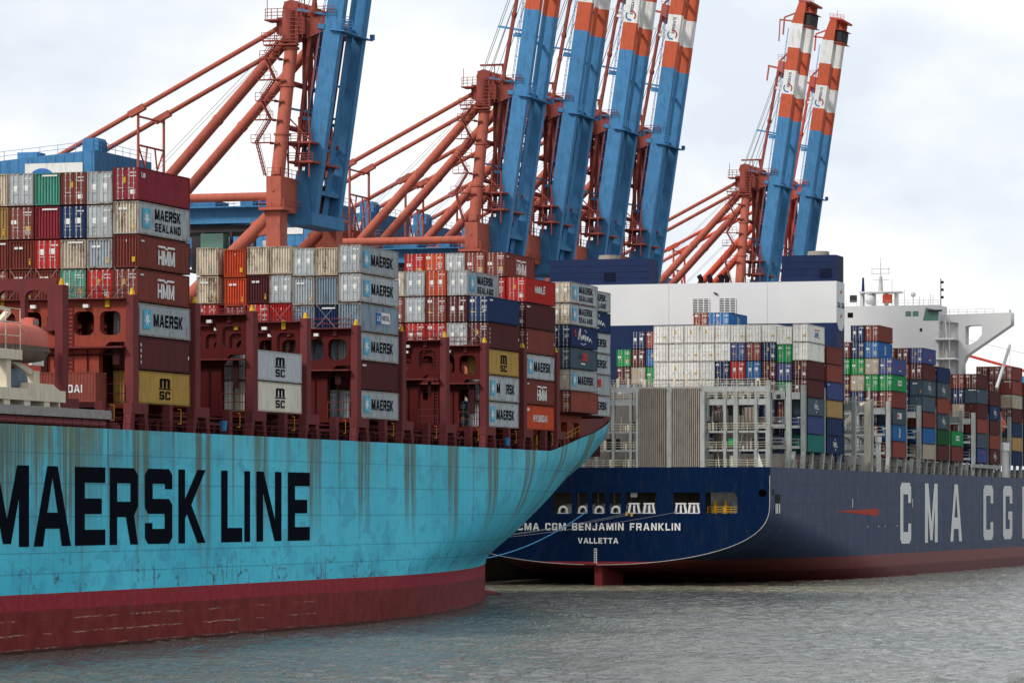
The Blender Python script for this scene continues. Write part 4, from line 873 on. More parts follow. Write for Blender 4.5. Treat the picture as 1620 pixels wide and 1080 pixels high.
def bridge2(y, top=30.0, x0=-186.5, bay=True):
    """grey lashing bridge: a row of posts with three galleries"""
    lb = put('lashing_bridge', MB().box(x0, -134.5, y - .45, y + .45, top - 1.6, top - .5).mesh('lashing_bridge', M['s2grey']), ship2)
    for z in (27.6 - 3.0, 27.6 - 6.2): sub(MB().box(x0, -134.5, y - .7, y + .7, z - .32, z + .1), 'gallery', M['s2grey'], lb)
    sub(MB().box(-134.35, -133.65, y - .5, y + .5, 20.6, top + .6), 'post', M['s2grey'], lb)
    for k in range(1, 8): sub(MB().box(-134.3 - 2.5 * k - .15, -134.3 - 2.5 * k + .15, y - .35, y + .35, 18.0, top - 1.6), 'post', M['s2grey'], lb)
    m = MB(); m.rail((x0, y - .7, top - .5), (-134.6, y - .7, top - .5), 1.1, 2.5, .05, 2)
    for z in (24.7, 21.5): m.rail((x0, y - .72, z), (-134.6, y - .72, z), 1.1, 2.5, .05, 2)
    sub(m, 'railing', M['s2grey'], lb)
    sub(MB().hexa([(-134.3, y - 1.6, 18), (-133.7, y - 1.6, 18), (-133.7, y - .6, 18), (-134.3, y - .6, 18)], [(-134.3, y - .5, 20.6), (-133.7, y - .5, 20.6), (-133.7, y + .5, 20.6), (-134.3, y + .5, 20.6)]), 'slanted_foot', M['s2grey'], lb)
    return lb
BR2 = [588.5, 598.8, 612.8, 636.8, 651.0, 665.6, 680.0, 693.2, 707.4, 721.2, 735.0, 748.2, 762.4, 777.5, 789.0, 803.0]
for i, y in enumerate(BR2): bridge2(y, 30.4 if i < 3 else 29.6, -158 if i == 0 else -186.5)
for y in [592, 605, 619, 626, 643.8, 658.2, 672.8, 686.6, 700.3, 714.3, 728, 741.6, 755.3, 769.8, 796]:
    MB().hexa([(-134.3, y - 1.7, 18), (-133.75, y - 1.7, 18), (-133.75, y - .8, 18), (-134.3, y - .8, 18)], [(-134.3, y - .4, 20.6), (-133.75, y - .4, 20.6), (-133.75, y + .3, 20.6), (-134.3, y + .3, 20.6)]).build('slanted_foot', M['s2grey'], ship2)
MB().box(-184, -135.4, 596, 775, 17.99, 20.3).build('hatch_coaming', M['panel'], ship2)
m = MB(); m.rail((-133.9, 576, 18), (-133.9, 860, 18), 1.1, 2.2, .04, 2)
rng = random.Random(9)
for k in range(75):
    y = 590 + 3.0 * k + rng.uniform(-.8, .8); m.box(-135.2, -134.6, y, y + rng.uniform(.3, 1.2), 18, 18.7 + rng.random() * 1.2)
m.build('deck_fittings', M['panel'], ship2)

# funnel casing, funnels, deckhouse
YC = 628.2
cs = MB(); cs.cur = 0; cs.box(-186.5, -135.1, YC, YC + 6.2, 17.99, 42.1); cs.cur = 1; cs.box(-186.52, -135.08, YC - .02, YC + 6.22, 42.1, 48.9)
cs.build('funnel_casing', [M['casing_navy'], M['white']], ship2)
put('side_emblem', stand(fill('side_emblem', [oval(YC + .05, YC + 6.15, 40.9, 48.85, 2.6, 6)], M['white'], .02), 'side', (-135.06, 0, 0)), ship2)
em = []
for z in (46.8, 42.8): em.append([(YC + 2.2, z), (YC + 3.6, z + .9), (YC + 4.2, z + .5), (YC + 3.4, z + .3)])
put('emblem_marks', stand(fill('emblem_marks', em, M['lred']), 'side', (-135.02, 0, 0)), ship2)
put('emblem_lettering', stand(fill('emblem_lettering', word('CMA CGM', YC + .5, YC + 5.8, 44.6, 45.5, .14), M['inkblue']), 'side', (-135.02, 0, 0)), ship2)
def fx(px): return x_on(px, YC)
for a, b in ((1096, 1122), (1138, 1164)):
    lv = MB(); x0, x1 = fx(a), fx(b); lv.box(x0, x1, YC - .06, YC - .02, 43.7, 46.3); lo = lv.build('louvre', M['black'], ship2)
    m = MB()
    for k in range(9): m.box(x0, x1, YC - .16, YC - .06, 43.72 + .29 * k, 43.72 + .29 * k + .12)
    for k in range(4): m.box(x0 + (x1 - x0) * k / 3 - .08, x0 + (x1 - x0) * k / 3 + .08, YC - .18, YC - .05, 43.7, 46.3)
    sub(m, 'slats', M['white'], lo)
m = MB(); m.tube((fx(1130), YC - .2, 47.3), (fx(1130) + .6, YC - .2, 47.0), .12); m.build('casing_lamp', M['black'], ship2)
for k in (1, 3):
    x = fx(980 + 78 * k); MB().box(x - .03, x + .03, YC - .05, YC - .021, 42.15, 48.85).build('plate_seam', M['bar'], ship2)
for x0, x1, pxl in ((fx(1236), -135.2, 1296), (-184.0, fx(1026), 955)):
    f = MB().box(x0, x1, YC + .3, YC + 6.0, 48.9, 53.2).build('funnel', M['casing_navy'], ship2)
    xl = fx(pxl); sub(MB().box(xl, xl + 1.9, YC + .22, YC + .3, 49.5, 50.9), 'vent', M['black'], f)
    m = MB()
    for k in range(5): m.box(xl, xl + 1.9, YC + .14, YC + .22, 49.55 + .27 * k, 49.66 + .27 * k)
    sub(m, 'vent_slats', M['casing_navy'], f)
    m = MB()
    for k in range(1, 4): m.box(x0 + .02, x1 - .02, YC + .26, YC + .3, 48.9 + 1.05 * k, 48.96 + 1.05 * k)
    sub(m, 'plate_seam', M['casing_navy'], f)
    xc = (x0 + x1) / 2 + 1.0; sub(MB().tube((xc, YC + 3, 53.2), (xc, YC + 3, 53.95), 1.9, 1.75, 18), 'exhaust_pipe', M['tan'] if 'tan' in M else M['panel'], f)
for px in (1103, 1118, 1136, 1144.5):
    x = fx(px); m = MB(); m.tube((x, YC + 2.5, 48.9), (x, YC + 2.5, 49.9), .42, n=12); m.tube((x, YC + 2.5, 49.8), (x - .35, YC + 2.5, 50.35), .42, n=12); m.build('vent_pipe', M['black'], ship2)
# navigating bridge further forward
YB = 772.0
x0, x1 = -176.5, x_on(1485, YB)
sp_ = put('superstructure', MB().box(x0, x1, YB, YB + 9, 17.99, 52.3).mesh('superstructure', M['white']), ship2)
def bxp(px): return x_on(px, YB)
for a, b, z0, z1, mt in ((1341, 1349.5, 50.0, 51.0, 'black'), (1432.5, 1441.5, 50.1, 51.1, 'gglass'), (1443.8, 1453, 50.1, 51.1, 'gglass'), (1455, 1459, 47.0, 47.7, 'glass')):
    wn = sub(MB().box(bxp(a), bxp(b), YB - .04, YB, z0, z1), 'window', M[mt], sp_)
m = MB(); xx = bxp(1460); m.hexa([(xx, YB - .05, 49.2), (x1 - .05, YB - .05, 49.2), (x1 - .05, YB - .0, 49.2), (xx, YB - .0, 49.2)], [(xx + .6, YB - .05, 51.8), (x1 - .05, YB - .05, 51.2), (x1 - .05, YB - .0, 51.2), (xx + .6, YB - .0, 51.8)]); sub(m, 'window', M['gglass'], sp_)
sub(MB().box(bxp(1468), bxp(1490), YB - .8, YB + .5, 51.0, 51.3), 'canopy', M['cdark'], sp_)
# bridge wing: a long bracket with one big opening
def wx(px): return x_on(px, YB + 4)
wz = lambda py: z_on(py, -140, YB + 4)
outl2 = [(wx(1485), wz(498)), (wx(1602), wz(496)), (wx(1602), wz(515)), (wx(1531), wz(563)), (wx(1525), wz(575)), (wx(1525), wz(596)), (wx(1519), wz(596)), (wx(1519), wz(511)), (wx(1485), wz(508))]
hole = [(wx(1530), wz(517)), (wx(1535), wz(515.5)), (wx(1556), wz(515)), (wx(1556), wz(530)), (wx(1549), wz(539)), (wx(1537), wz(546)), (wx(1530), wz(545))]
put('bridge_wing', stand(fill('bridge_wing', [outl2, hole], M['white'], 2.0), 'front', (0, YB + 4, 0)), ship2)
m = MB(); m.box(x1, wx(1519), YB + 3, YB + 6, 17.99, wz(509)); m.build('stair_tower', M['white'], ship2)
for py in (536, 567, 593):
    z = wz(py); d = sub(MB().box(x1 - .6, wx(1519), YB - 2.4, YB + 6, z - .35, z), 'balcony', M['white'], sp_)
    m = MB(); m.rail((x1 - .4, YB - 2.3, z), (wx(1518), YB - 2.3, z), 1.1, 1.2, .05, 3); m.tube((wx(1511), YB - 2.2, z), (wx(1511), YB - 2.2, z + 3.6), .1); m.bar((wx(1500), YB + .5, z + 3.8), (wx(1505), YB - 1, z), .25, .1); m.bar((wx(1496), YB + .5, z), (wx(1501), YB - 1, z + 3.8), .25, .1); sub(m, 'railing', M['bar'], d)
m = MB(); m.rail((x1, YB + 2, wz(498)), (wx(1575), YB + 2, wz(498)), 1.0, 1.6, .05, 2); m.tube((wx(1598), YB + 4, wz(496)), (wx(1598), YB + 4, wz(491)), .2); m.build('wing_railing', M['bar'], ship2)
rz = 52.3
m = MB(); m.box(bxp(1355), bxp(1420), YB + 2, YB + 6, 55.0, 55.3)
for px in (1358, 1376, 1396, 1412): m.box(bxp(px) - .25, bxp(px) + .25, YB + 3, YB + 5, rz, 55.0)
m.build('compass_deck', M['white'], ship2)
ms = MB(); xm = bxp(1387); ms.tube((xm, YB + 4, 55.3), (xm, YB + 4, 58.4), .55, .3, 8); ms.tube((xm, YB + 4, 58.4), (xm, YB + 4, 62.2), .12, .06, 6)
for z, wd in ((57.6, 1.6), (58.9, 2.0), (59.8, 1.9)): ms.box(xm - wd, xm + wd, YB + 3.9, YB + 4.1, z, z + .13)
for dx in (-1.8, 1.6): ms.tube((xm + dx, YB + 4, 58.9), (xm + dx, YB + 4, 60.2), .06, n=5)
ms.build('radar_mast', M['bar'], ship2)
m = MB(); xm = bxp(1359); m.tube((xm, YB + 4, 55.3), (xm, YB + 4, 58.2), .33, .2, 8); m.build('flag_mast', M['casing_navy'], ship2)
m = MB(); m.sphere((bxp(1372), YB + 3, 53.7), 1.1); m.sphere((bxp(1440), YB + 3, 54.6), .55); m.tube((bxp(1440), YB + 3, rz), (bxp(1440), YB + 3, 54.2), .1); m.build('radar_dome', M['white'], ship2)
m = MB(); m.box(bxp(1393), bxp(1407), YB + 2, YB + 3, 52.9, 54.7); m.build('red_funnel_gear', M['credf'], ship2)
m = MB(); m.box(bxp(1341), bxp(1351), YB + 2, YB + 3, 53.2, 54.6); m.build('dark_gear', M['cdark'], ship2)
m = MB()
for px, h in ((1425, 3.4), (1449, 2.0), (1455, 1.4), (1466, 2.4), (1470, 2.2), (1405, 5.6)): m.tube((bxp(px), YB + 4, rz), (bxp(px), YB + 4, rz + h), .06, n=5)
m.rail((x0, YB + .2, rz), (x1, YB + .2, rz), 1.0, 2, .04, 2); m.build('aerials', M['bar'], ship2)
m = MB(); xm = bxp(1484)
m.tube((xm, YB + 3, rz), (xm, YB + 3, rz + 5.4), .11, n=6); m.build('signal_pole', M['cdark'], ship2)
m = MB()
for z in (1.4, 2.9, 4.4): m.box(xm, xm + .6, YB + 2.9, YB + 3.0, rz + z, rz + z + .5)
m.build('signal_lights', M['black'], ship2)
# provision cranes and boat gear along the side
m = MB(); y = y_on(1377, -134.2); m.box(-135.0, -134.0, y - 1.2, y + 1.2, 18, 29.8); m.build('crane_pillar', M['davit'], ship2)
m = MB(); m.bar((-135.4, y + 1.5, 29.6), (-138.6, y - 4, 25.2), .5, .6); m.tube((-134.4, y, 29.8), (-134.4, y, 32.4), .15); m.tube((-134.4, y, 32.4), (-134.0, y - 3, 32.6), .12); m.build('crane_jib', M['davit'], ship2)
m = MB(); yl = y + 5
for dy in (-1, 0, 1): m.box(-134.0, -133.7, yl + 1.2 * dy - .15, yl + 1.2 * dy + .15, 18, 23)
m.box(-134.1, -133.6, yl - 1.6, yl + 1.6, 23, 24); m.build('gangway_frame', M['cwhite'], ship2)
m = MB(); ya = 778.0; m.bar((-133.9, ya - 4.5, 35.6), (-133.0, ya + 6, 44.6), .45, .6); m.tube((-133.0, ya + 6, 44.6), (-133.0, ya + 6, 36), .05, n=5); m.build('provision_crane', M['white'], ship2)
m = MB()
for dy in (-2.5, -.8, .8, 2.5): m.box(-134.0, -133.6, 783 + dy - .25, 783 + dy + .25, 18, 24)
m.box(-134.1, -133.5, 779.5, 786.5, 23.4, 25.0); m.build('gangway_frame', M['cwhite'], ship2)
m = MB(); m.box(-134.1, -133.5, 745.5, 776.5, 19.6, 20.3); m.build('gangway', M['s2grey'], ship2)
lb2 = thing('lifeboat', 'small bright orange lifeboat hung high between the grey posts at the far right', 'lifeboat', (-134.9, 780.6, 26.6))
m = MB(); vs = []
for j in range(NS + 1):
    yy, e = -4 + 8 * j / NS, max(.03, 1 - abs(2 * j / NS - 1) ** 2.6) ** .5
    for k in range(ring):
        a = 2 * math.pi * k / ring; vs.append((1.4 * e * math.cos(a), yy, 2.0 + 1.9 * e * math.sin(a) * (1.0 if math.sin(a) < 0 else .9)))
m.add(vs, [(j * ring + k, j * ring + (k + 1) % ring, (j + 1) * ring + (k + 1) % ring, (j + 1) * ring + k) for j in range(NS) for k in range(ring)], True); put('body', m.mesh('body', M['boat2']), lb2, False)
m = MB(); m.box(-.5, .5, .5, 1.9, 3.6, 4.6); put('hatch', m.mesh('hatch', M['boat2']), lb2, False)
m = MB(); m.box(-1.43, 1.43, -3.0, 3.0, 1.5, 1.72); put('fender_strip', m.mesh('fender_strip', M['bar']), lb2, False)
# containers of the navy ship
GB = 'containers stacked on the navy ship'; Z2 = 20.6; P2 = 2.87; XR = -133.5; S2 = dict(pitch=P2, H=2.76, group=GB, far=True)
def st2(y, col, tiers, bay, L=12.19, z=Z2): stack(XR - 2.5 * col, y, z, tiers, bay, col, 'navy', L=L, **S2)
Bb = 599.6
for i, tl in enumerate([
    ['dteal:c', 'purple:c', 'slate:c:cma', 'maroon:d', 'maroon:d', 'white:d', 'white:d:apl'],
    ['-', 'navy:d', 'brown:d', 'green:d', 'purple:d', 'green:d', 'white:d'], ['-', 'brown:d', 'navy:d', 'maroon:d', 'maroon:d', 'navy:d', 'white:d'],
    ['-', '-', 'navy:d', 'navy:d', 'blue:d', 'rbrown:d', 'white:d'], ['-', '-', 'maroon:d', 'slate:d', 'red:d', 'purple:d', 'white:d'],
    ['-', '-', 'brown:d', 'navy:d', 'navy:d', 'white:d', 'white:d'], ['-', '-', '-', 'white:d', 'white:d', 'white:d', 'white:d'],
    ['-', '-', '-', 'white:d', 'white:d', 'white:d', 'white:d'], ['-', '-', '-', 'white:d', 'white:d', 'white:d', 'white:d'], ['-', '-', '-', 'white:d', 'white:d', 'white:d', 'white:d']]):
    st2(Bb, i, tl, 'first', z=Z2 - (.35 if i == 1 else 0))
Bc = 613.7
for i, tl in enumerate([['navy:c:cma', 'navy:c', 'tan:c', 'purple:c:num', 'rbrown:c', 'brown:c']]): st2(Bc, i, tl, 'second')
for col, tl in ((10, ['-', '-', '-', 'navy:d', 'beige:d', 'green:d', 'beige:d']), (11, ['-', '-', '-', 'navy:d', 'green:d', 'blue:d', 'rbrown:d']), (12, ['-', '-', '-', 'slate:d', 'beige:d', 'maroon:d', 'navy:d']), (13, ['-', '-', '-', 'blue:d', 'maroon:d', 'green:d'])):
    st2(Bc, col, tl, 'second', z=Z2 - .2)
for px, cc, nm, let in ((1120, 'rbrown', 'brown red container riding alone on the left before the white casing', ''), (1137.5, 'blue', 'blue container riding between two others before the white casing', ''), (1154.5, 'blue', 'blue container at the right end of the high three before the white casing', ':vert')):
    container(x_on(px, Bc), Bc, 40.5, 12.19, 2.8, cc + ':d' + let, nm, GB, True)
Bd = 667.0
for i, tl in enumerate([['rbrown:c', 'blue:c:vert', 'slate:c:logo2', 'brown:d', 'green:d:box', 'navy:d:swoop'.replace('navy', 'purple')], ['navy:d', 'brown:d', 'navy:d', 'maroon:d', 'green:d', 'beige:d', 'blue:d:vert', 'brown:d'], ['-', '-', '-', 'navy:d', 'beige:d', 'green:d', 'navy:d', 'navy:d'], ['-', '-', '-', 'maroon:d', 'maroon:d', 'green:d', 'brown:d'], ['-', '-', '-', '-', 'navy:d', 'beige:d']]): st2(Bd, i, tl, 'third')
Be = 694.5
for i, tl in enumerate([['beige:c', 'blue:c', 'brown:c', 'slate:c', 'slate:c:cma', 'maroon:d', 'purple:d:swoop'], ['navy:d', 'navy:d', 'maroon:d', 'navy:d', 'navy:d', 'rbrown:d', 'maroon:d'], ['-', '-', '-', 'brown:d', 'brown:d', 'green:d', 'brown:d'], ['-', '-', '-', '-', '-', 'brown:d', 'dkgreen:d']]): st2(Be, i, tl, 'fourth')
Bf = 708.6
for i, tl in enumerate([['maroon:d', 'dkgreen:d', 'slate:c:cma', 'rbrown:c', 'slate:c:cma', 'navy:d'], ['-', '-', 'navy:d', 'navy:d', 'navy:d', 'blue:d'], ['-', '-', '-', 'navy:d', 'slate:d', 'navy:d']]): st2(Bf, i, tl, 'fifth')
Bg = 722.5
for i, tl in enumerate([['brown:c', 'green:c:box'], ['navy:d', 'navy:d', 'slate:d', 'orange:d', 'ginger:d', 'slate:d'], ['-', '-', '-', 'orange:d', 'ginger:d', 'navy:d']]): st2(Bg, i, tl, 'sixth')
Bh = 749.6
for i, tl in enumerate([['purple:c:apl', 'slate:c', 'rbrown:c', 'maroon:c', 'slate:c:num', 'maroon:d'], ['navy:d', 'navy:d', 'brown:d', 'beige:d', 'navy:d', 'rbrown:d'], ['navy:d', 'slate:d', 'orange:d', 'rbrown:d', 'navy:d', 'rbrown:d']]): st2(Bh, i, tl, 'seventh')
Bi = 763.6
for i, tl in enumerate([['maroon:c:cma', 'rbrown:c', 'maroon:c', 'navy:c:cma', 'maroon:d'], ['navy:d', 'navy:d', 'maroon:d', 'navy:d', 'blue:d', 'beige:d']]): st2(Bi, i, tl, 'eighth')
Bj = 790.0
for i, tl in enumerate([['navy:d', 'tan:d', 'navy:d', 'maroon:d', 'beige:c', 'rbrown:c', 'brown:d'], ['navy:d', 'brown:d', 'navy:d', 'navy:d', 'rbrown:d', 'brown:d', 'brown:d'], ['-', '-', '-', '-', 'rbrown:d', 'maroon:d', 'brown:d']]): st2(Bj, i, tl, 'ninth')
Bk = 804.2
for i, tl in enumerate([['brown:c', 'maroon:c', 'navy:c', 'brown:c', 'slate:c', 'rbrown:c'], ['-', '-', '-', '-', 'navy:d', 'brown:d']]): st2(Bk, i, tl, 'tenth')
# ------------------------------------------------------------------ ship-to-shore gantry cranes with raised booms
QX, QZ = -195.0, 5.0
TB = R(8.3); BD = Vector((math.sin(TB), 0, math.cos(TB))); BN = Vector((math.cos(TB), 0, -math.sin(TB)))
B0v = Vector((1.07, 0, 54.5 - QZ))
def crane_meshes():
    """(name, mesh, parent name or None) for every part, in the crane's own coordinates (z from the quay)"""
    P = []; q = lambda z: z - QZ
    def add(name, m, mat, par=None): P.append((name, m.mesh(name, mat), par))
    red, blue = M['cred'], M['cblue']
    for x in (0, -27):
        for y in (-12, 12):
            m = MB(); m.box(x - 1.05, x + 1.05, y - 1.5, y + 1.5, 2.6, q(54.2)); m.box(x - 1.3, x + 1.3, y - 4.5, y + 4.5, .8, 2.6)
            for k in range(4): m.tube((x - .3, y - 3.6 + 2.4 * k, .5), (x + .3, y - 3.6 + 2.4 * k, .5), .5, n=10)
            add('leg', m, red)
        m = MB(); m.box(x - 1.1, x + 1.1, -13.3, 13.3, q(54.2), q(59.2))
        m.box(x - 1.9, x + 1.9, -14.3, -10.4, q(54.3), q(54.7)); m.box(x - 1.9, x + 1.9, 10.4, 14.3, q(54.3), q(54.7)); m.rail((x - 1.9, -14.2, q(54.7)), (x + 1.9, -14.2, q(54.7)), 1.1, 1.3, .05, 2); m.rail((x + 1.8, -14.2, q(54.7)), (x + 1.8, 14.2, q(54.7)), 1.1, 2.5, .05, 2)
        m.rail((x - 1, -13.2, q(59.2)), (x + 1, -13.2, q(59.2)), 1.2, 1.0, .05, 2); m.rail((x + 1.0, -13.2, q(59.2)), (x + 1.0, 13.2, q(59.2)), 1.2, 2.2, .05, 2)
        m.tube((x - .1, -13.32, q(57.2)), (x - .1, -13.4, q(57.2)), .25); add('cross_beam', m, red)
        m = MB(); m.box(x - .9, x + .9, -10.6, 10.6, 14, 17); add('sill_beam', m, red)
    for y in (-12, 12):
        m = MB(); m.tube((-1.0, y, q(56.4)), (-26, y, q(56.4)), .62, n=16); add('tie_beam', m, red)
        m = MB(); m.tube((-1.0, y, q(53.6)), (-26.2, y, q(30.5)), 1.0, n=16); m.hexa([(-1.0, y - .6, q(54.1)), (-1.0, y + .6, q(54.1)), (-1.0, y + .6, q(51)), (-1.0, y - .6, q(51))], [(-3.8, y - .5, q(52.6)), (-3.8, y + .5, q(52.6)), (-3.8, y + .5, q(50.6)), (-3.8, y - .5, q(50.6))]); add('diagonal_brace', m, red)
        m = MB(); m.box(-26, -1.05, y - .7, y + .7, 14.2, 16.4); add('portal_beam', m, red)
    for y in (-4.6, 4.6):
        m = MB(); m.box(-56, 1.2, y - .75, y + .75, q(53.2), q(55.6)); add('girder', m, blue)
    m = MB()
    for k in range(10): m.box(-54 + 5.8 * k, -53.4 + 5.8 * k, -3.85, 3.85, q(53.6), q(55.0))
    add('girder_ties', m, blue)
    m = MB(); m.rail((-30, -6.6, q(55.6)), (-1.2, -6.6, q(55.6)), 1.1, 2, .04, 3); m.box(-30, -1.2, -6.7, -5.36, q(55.4), q(55.58)); add('girder_walkway', m, blue)
    m = MB(); m.box(-19, -13, -2.6, 2.6, q(55.7), q(56.8)); m.box(-9, -7, -3.0, 3.0, q(55.7), q(56.6)); add('equipment_platform', m, blue)
    # trolley and driver's cabin under the girder
    m = MB(); m.box(-20, -4.5, -4.6, 4.6, q(52.0), q(53.0)); add('trolley', m, M['cdark'])
    m = MB(); m.box(-13.5, -10.0, -7.3, -4.9, q(48.4), q(51.6)); add('driver_cabin', m, M['gglass'], 'trolley')
    m = MB()
    for x in (-17, -14, -9.6, -6): m.box(x - .2, x + .2, -5.2, -4.8, q(46.5), q(52.0))
    m.box(-17.2, -2.8, -5.5, 5.0, q(46.3), q(46.6)); m.rail((-17, -5.4, q(46.6)), (-3, -5.4, q(46.6)), 1.1, 1.5, .05, 3); m.box(-9, -7.2, -4, -1, q(46.6), q(50)); m.box(-16, -13.5, -4.5, -1, q(46.6), q(51.5)); m.box(-5.5, -3.5, -3, 2, q(46.6), q(50.5)); add('service_platform', m, M['cdark'])
    m = MB(); m.box(-4.7, -3.2, -5.2, -4.0, q(48.4), q(50.6)); add('control_box', m, M['cwhite'], 'service_platform')
    # machinery house
    m = MB(); m.prism([(-57, q(56)), (-28.6, q(56)), (-28.6, q(63.9)), (-57, q(61.5))], 'y', -11, 11)
    for k in range(20): m.box(-56.6 + 1.45 * k, -56.5 + 1.45 * k, -11.06, -11, q(56.1), q(61.4 + .12 * k))
    add('machinery_house', m, blue)
    m = MB(); m.box(-39.5, -30.4, -11.14, -11.07, q(58.0), q(62.1)); add('house_sign', m, M['cwhite'], 'machinery_house')
    arc = [(-36.8 + 2.6 * math.cos(R(a)), q(58.6) + 2.8 * math.sin(R(a))) for a in range(180, 29, -15)] + [(-36.4 + 1.9 * math.cos(R(a)), q(58.6) + 1.9 * math.sin(R(a))) for a in range(30, 181, 15)]
    P.append(('sign_emblem', stand(fill('sign_emblem', [arc], M['lblue']), 'front', (0, -11.18, 0)), 'machinery_house'))
    m = MB(); m.box(-31.6, -29.0, -8.4, -5.2, q(63.0), q(65.4)); m.prism([(-31.6, q(65.4)), (-29.0, q(65.4)), (-29.3, q(65.9)), (-31.3, q(65.9))], 'y', -8.4, -5.2); add('roof_vent', m, blue, 'machinery_house'); m = MB(); m.box(-43, -39.8, -6, -3, q(62.2), q(64.3)); add('roof_vent', m, blue, 'machinery_house')
    m = MB(); m.rail((-57, -11, q(61.5)), (-28.7, -11, q(63.9)), 1.3, 2.6, .04, 2); m.rail((-28.7, -11, q(63.9)), (-28.7, 11, q(63.9)), 1.3, 2.6, .04, 2); add('roof_railing', m, blue, 'machinery_house')
    # A-frame
    for s in (-1, 1):
        m = MB(); m.tube((0, s * 11.6, q(59.2)), (0.1, s * 5.2, q(81.5)), 1.0, .92, 18)
        for z in (.28, .6, .85): a = Vector((0, s * 11.6, q(59.2))).lerp(Vector((.1, s * 5.2, q(81.5))), z); m.tube(a - Vector((0, 0, .15)), a + Vector((0, 0, .15)), 1.2, n=18)
        add('front_mast', m, red)
        m = MB(); m.tube((-.8, s * 5, q(79.8)), (-25.5, s * 5, q(53.7)), .78, n=18); m.tube((-11.5, s * 5, q(68.5)), (-11.9, s * 5, q(68.08)), .86, n=18); add('back_strut', m, red)
        m = MB(); m.tube((-.6, s * 5, q(82.2)), (-50, s * 5, q(57.0)), .37, n=12); m.bar((-23.2, s * 5, q(70.62)), (-25.6, s * 5, q(69.42)), .9, .95, (0, 1, 0)); add('backstay', m, red)
        m = MB(); m.tube((1.0, s * 3, q(80.0)), (1.0, s * 3, q(62)), .36, n=10); m.tube((1.9, s * 3, q(80.0)), (1.9, s * 3, q(66)), .40, n=10); m.tube((1.9, s * 3, q(66)), (4.0, s * 3, q(64.4)), .35, n=10); m.tube((1.0, s * 3, q(62)), (3.4, s * 3, q(61.2)), .35, n=10); add('inner_pipe', m, M['cred2'])
    m = MB(); m.tube((.6, -7.6, q(73)), (.6, 7.6, q(73)), .4); m.tube((.6, -9.2, q(66.5)), (.6, 9.2, q(66.5)), .4)
    m.box(-.5, 4.2, -9, -2, q(64.2), q(64.5)); m.rail((-.5, -9, q(64.5)), (4.2, -9, q(64.5)), 1.1, 1.2, .06, 3); m.box(.5, 4.4, -9, 3, q(61.4), q(61.7)); m.rail((.5, -9, q(61.7)), (4.4, -9, q(61.7)), 1.1, 1.2, .06, 3)
    for x in (.6, 2.2, 3.8): m.tube((x, -8.8, q(59.3)), (x, -8.8, q(68.0)), .14, n=6)
    m.tube((.6, -8.8, q(68)), (4, -8.8, q(64.5)), .12, n=6); m.tube((.6, -8.8, q(64.4)), (3.8, -8.8, q(61.5)), .12, n=6); add('mast_platform', m, M['cred2'])
    # lattice trestle that holds the backstays
    m = MB()
    for s in (-1, 1):
        m.tube((-24.2, s * 5, q(69.6)), (-24.2, s * 5, q(53.6)), .22, n=8); m.tube((-24.2, s * 5, q(65.0)), (-24.2, 0, q(59)), .14, n=6); m.tube((-24.2, s * 1.5, q(65.0)), (-24.2, s * 4.6, q(53.6)), .14, n=6)
    for z in (69.2, 65.0, 59): m.tube((-24.2, -5, q(z)), (-24.2, 5, q(z)), .18, n=6)
    add('stay_trestle', m, red)
    # masthead
    m = MB(); m.box(-1.7, 2.2, -6.4, 6.4, q(80.2), q(82.6)); m.hexa([(2.2, -5.6, q(79.6)), (2.2, -4.4, q(79.6)), (2.2, -4.4, q(82.6)), (2.2, -5.6, q(82.6))], [(6.8, -5.6, q(81.4)), (6.8, -4.4, q(81.4)), (6.8, -4.4, q(82.9)), (6.8, -5.6, q(82.9))])
    m.hexa([(2.2, 4.4, q(79.6)), (2.2, 5.6, q(79.6)), (2.2, 5.6, q(82.6)), (2.2, 4.4, q(82.6))], [(6.8, 4.4, q(81.4)), (6.8, 5.6, q(81.4)), (6.8, 5.6, q(82.9)), (6.8, 4.4, q(82.9))])
    for y in (-4, -1.2, 1.6, 4): m.tube((-.6, y - .5, q(84.2)), (-.6, y + .5, q(84.2)), 1.25, n=14); m.box(-1.6, .6, y - .65, y - .52, q(82.6), q(85.2))
    m.tube((1.4, -4, q(83.8)), (1.4, 4, q(83.8)), 1.0, n=12); m.box(-1.2, 1.3, -6.6, -5.6, q(79.0), q(81.4)); m.box(-.8, 1.5, -4.4, 4.4, q(82.6), q(84.6)); m.box(-2.4, -1.6, -5.6, -4.4, q(80.4), q(82.8)); m.box(-2.4, -1.6, 4.4, 5.6, q(80.4), q(82.8)); m.tube((-.2, -6.3, q(79)), (-.2, -6.3, q(83.6)), 1.0, n=14)
    add('masthead', m, M['cred2'])
    m = MB(); m.box(-3.6, 1.5, -7.8, -6.6, q(78.5), q(78.7)); m.rail((-3.6, -7.8, q(78.7)), (1.5, -7.8, q(78.7)), 1.2, 1.0, .06, 3); m.rail((-3.6, -7.0, q(82.4)), (2, -7.0, q(82.4)), 1.5, .9, .06, 3); m.box(-3.7, -1.5, -7.2, -4, q(82.2), q(82.4)); m.rail((2.2, -6.2, q(82.9)), (6.6, -6.2, q(82.9)), 1.2, 1.1, .06, 3); m.rail((-2, 6, q(82.6)), (6.6, 6, q(82.9)), 1.2, 1.1, .06, 3); m.rail((.2, -7.2, q(79.5)), (2.2, -7.2, q(79.5)), 3.0, .7, .06, 5)
    m.tube((-3.3, -7, q(82.5)), (-3.3, -7, q(85.4)), .06, n=5); add('masthead_railing', m, M['cred2'], 'masthead')
    m = MB(); m.bar((-1.9, -2, q(86.4)), (2.4, -2, q(86.4)), .45, .32); m.bar((2.1, -2, q(86.3)), (2.6, -2, q(82.6)), .45, .45); m.tube((.6, -2, q(82)), (.6, -2, q(86.3)), .1, n=6); add('hoist_beam', m, M['cred2'], 'masthead')
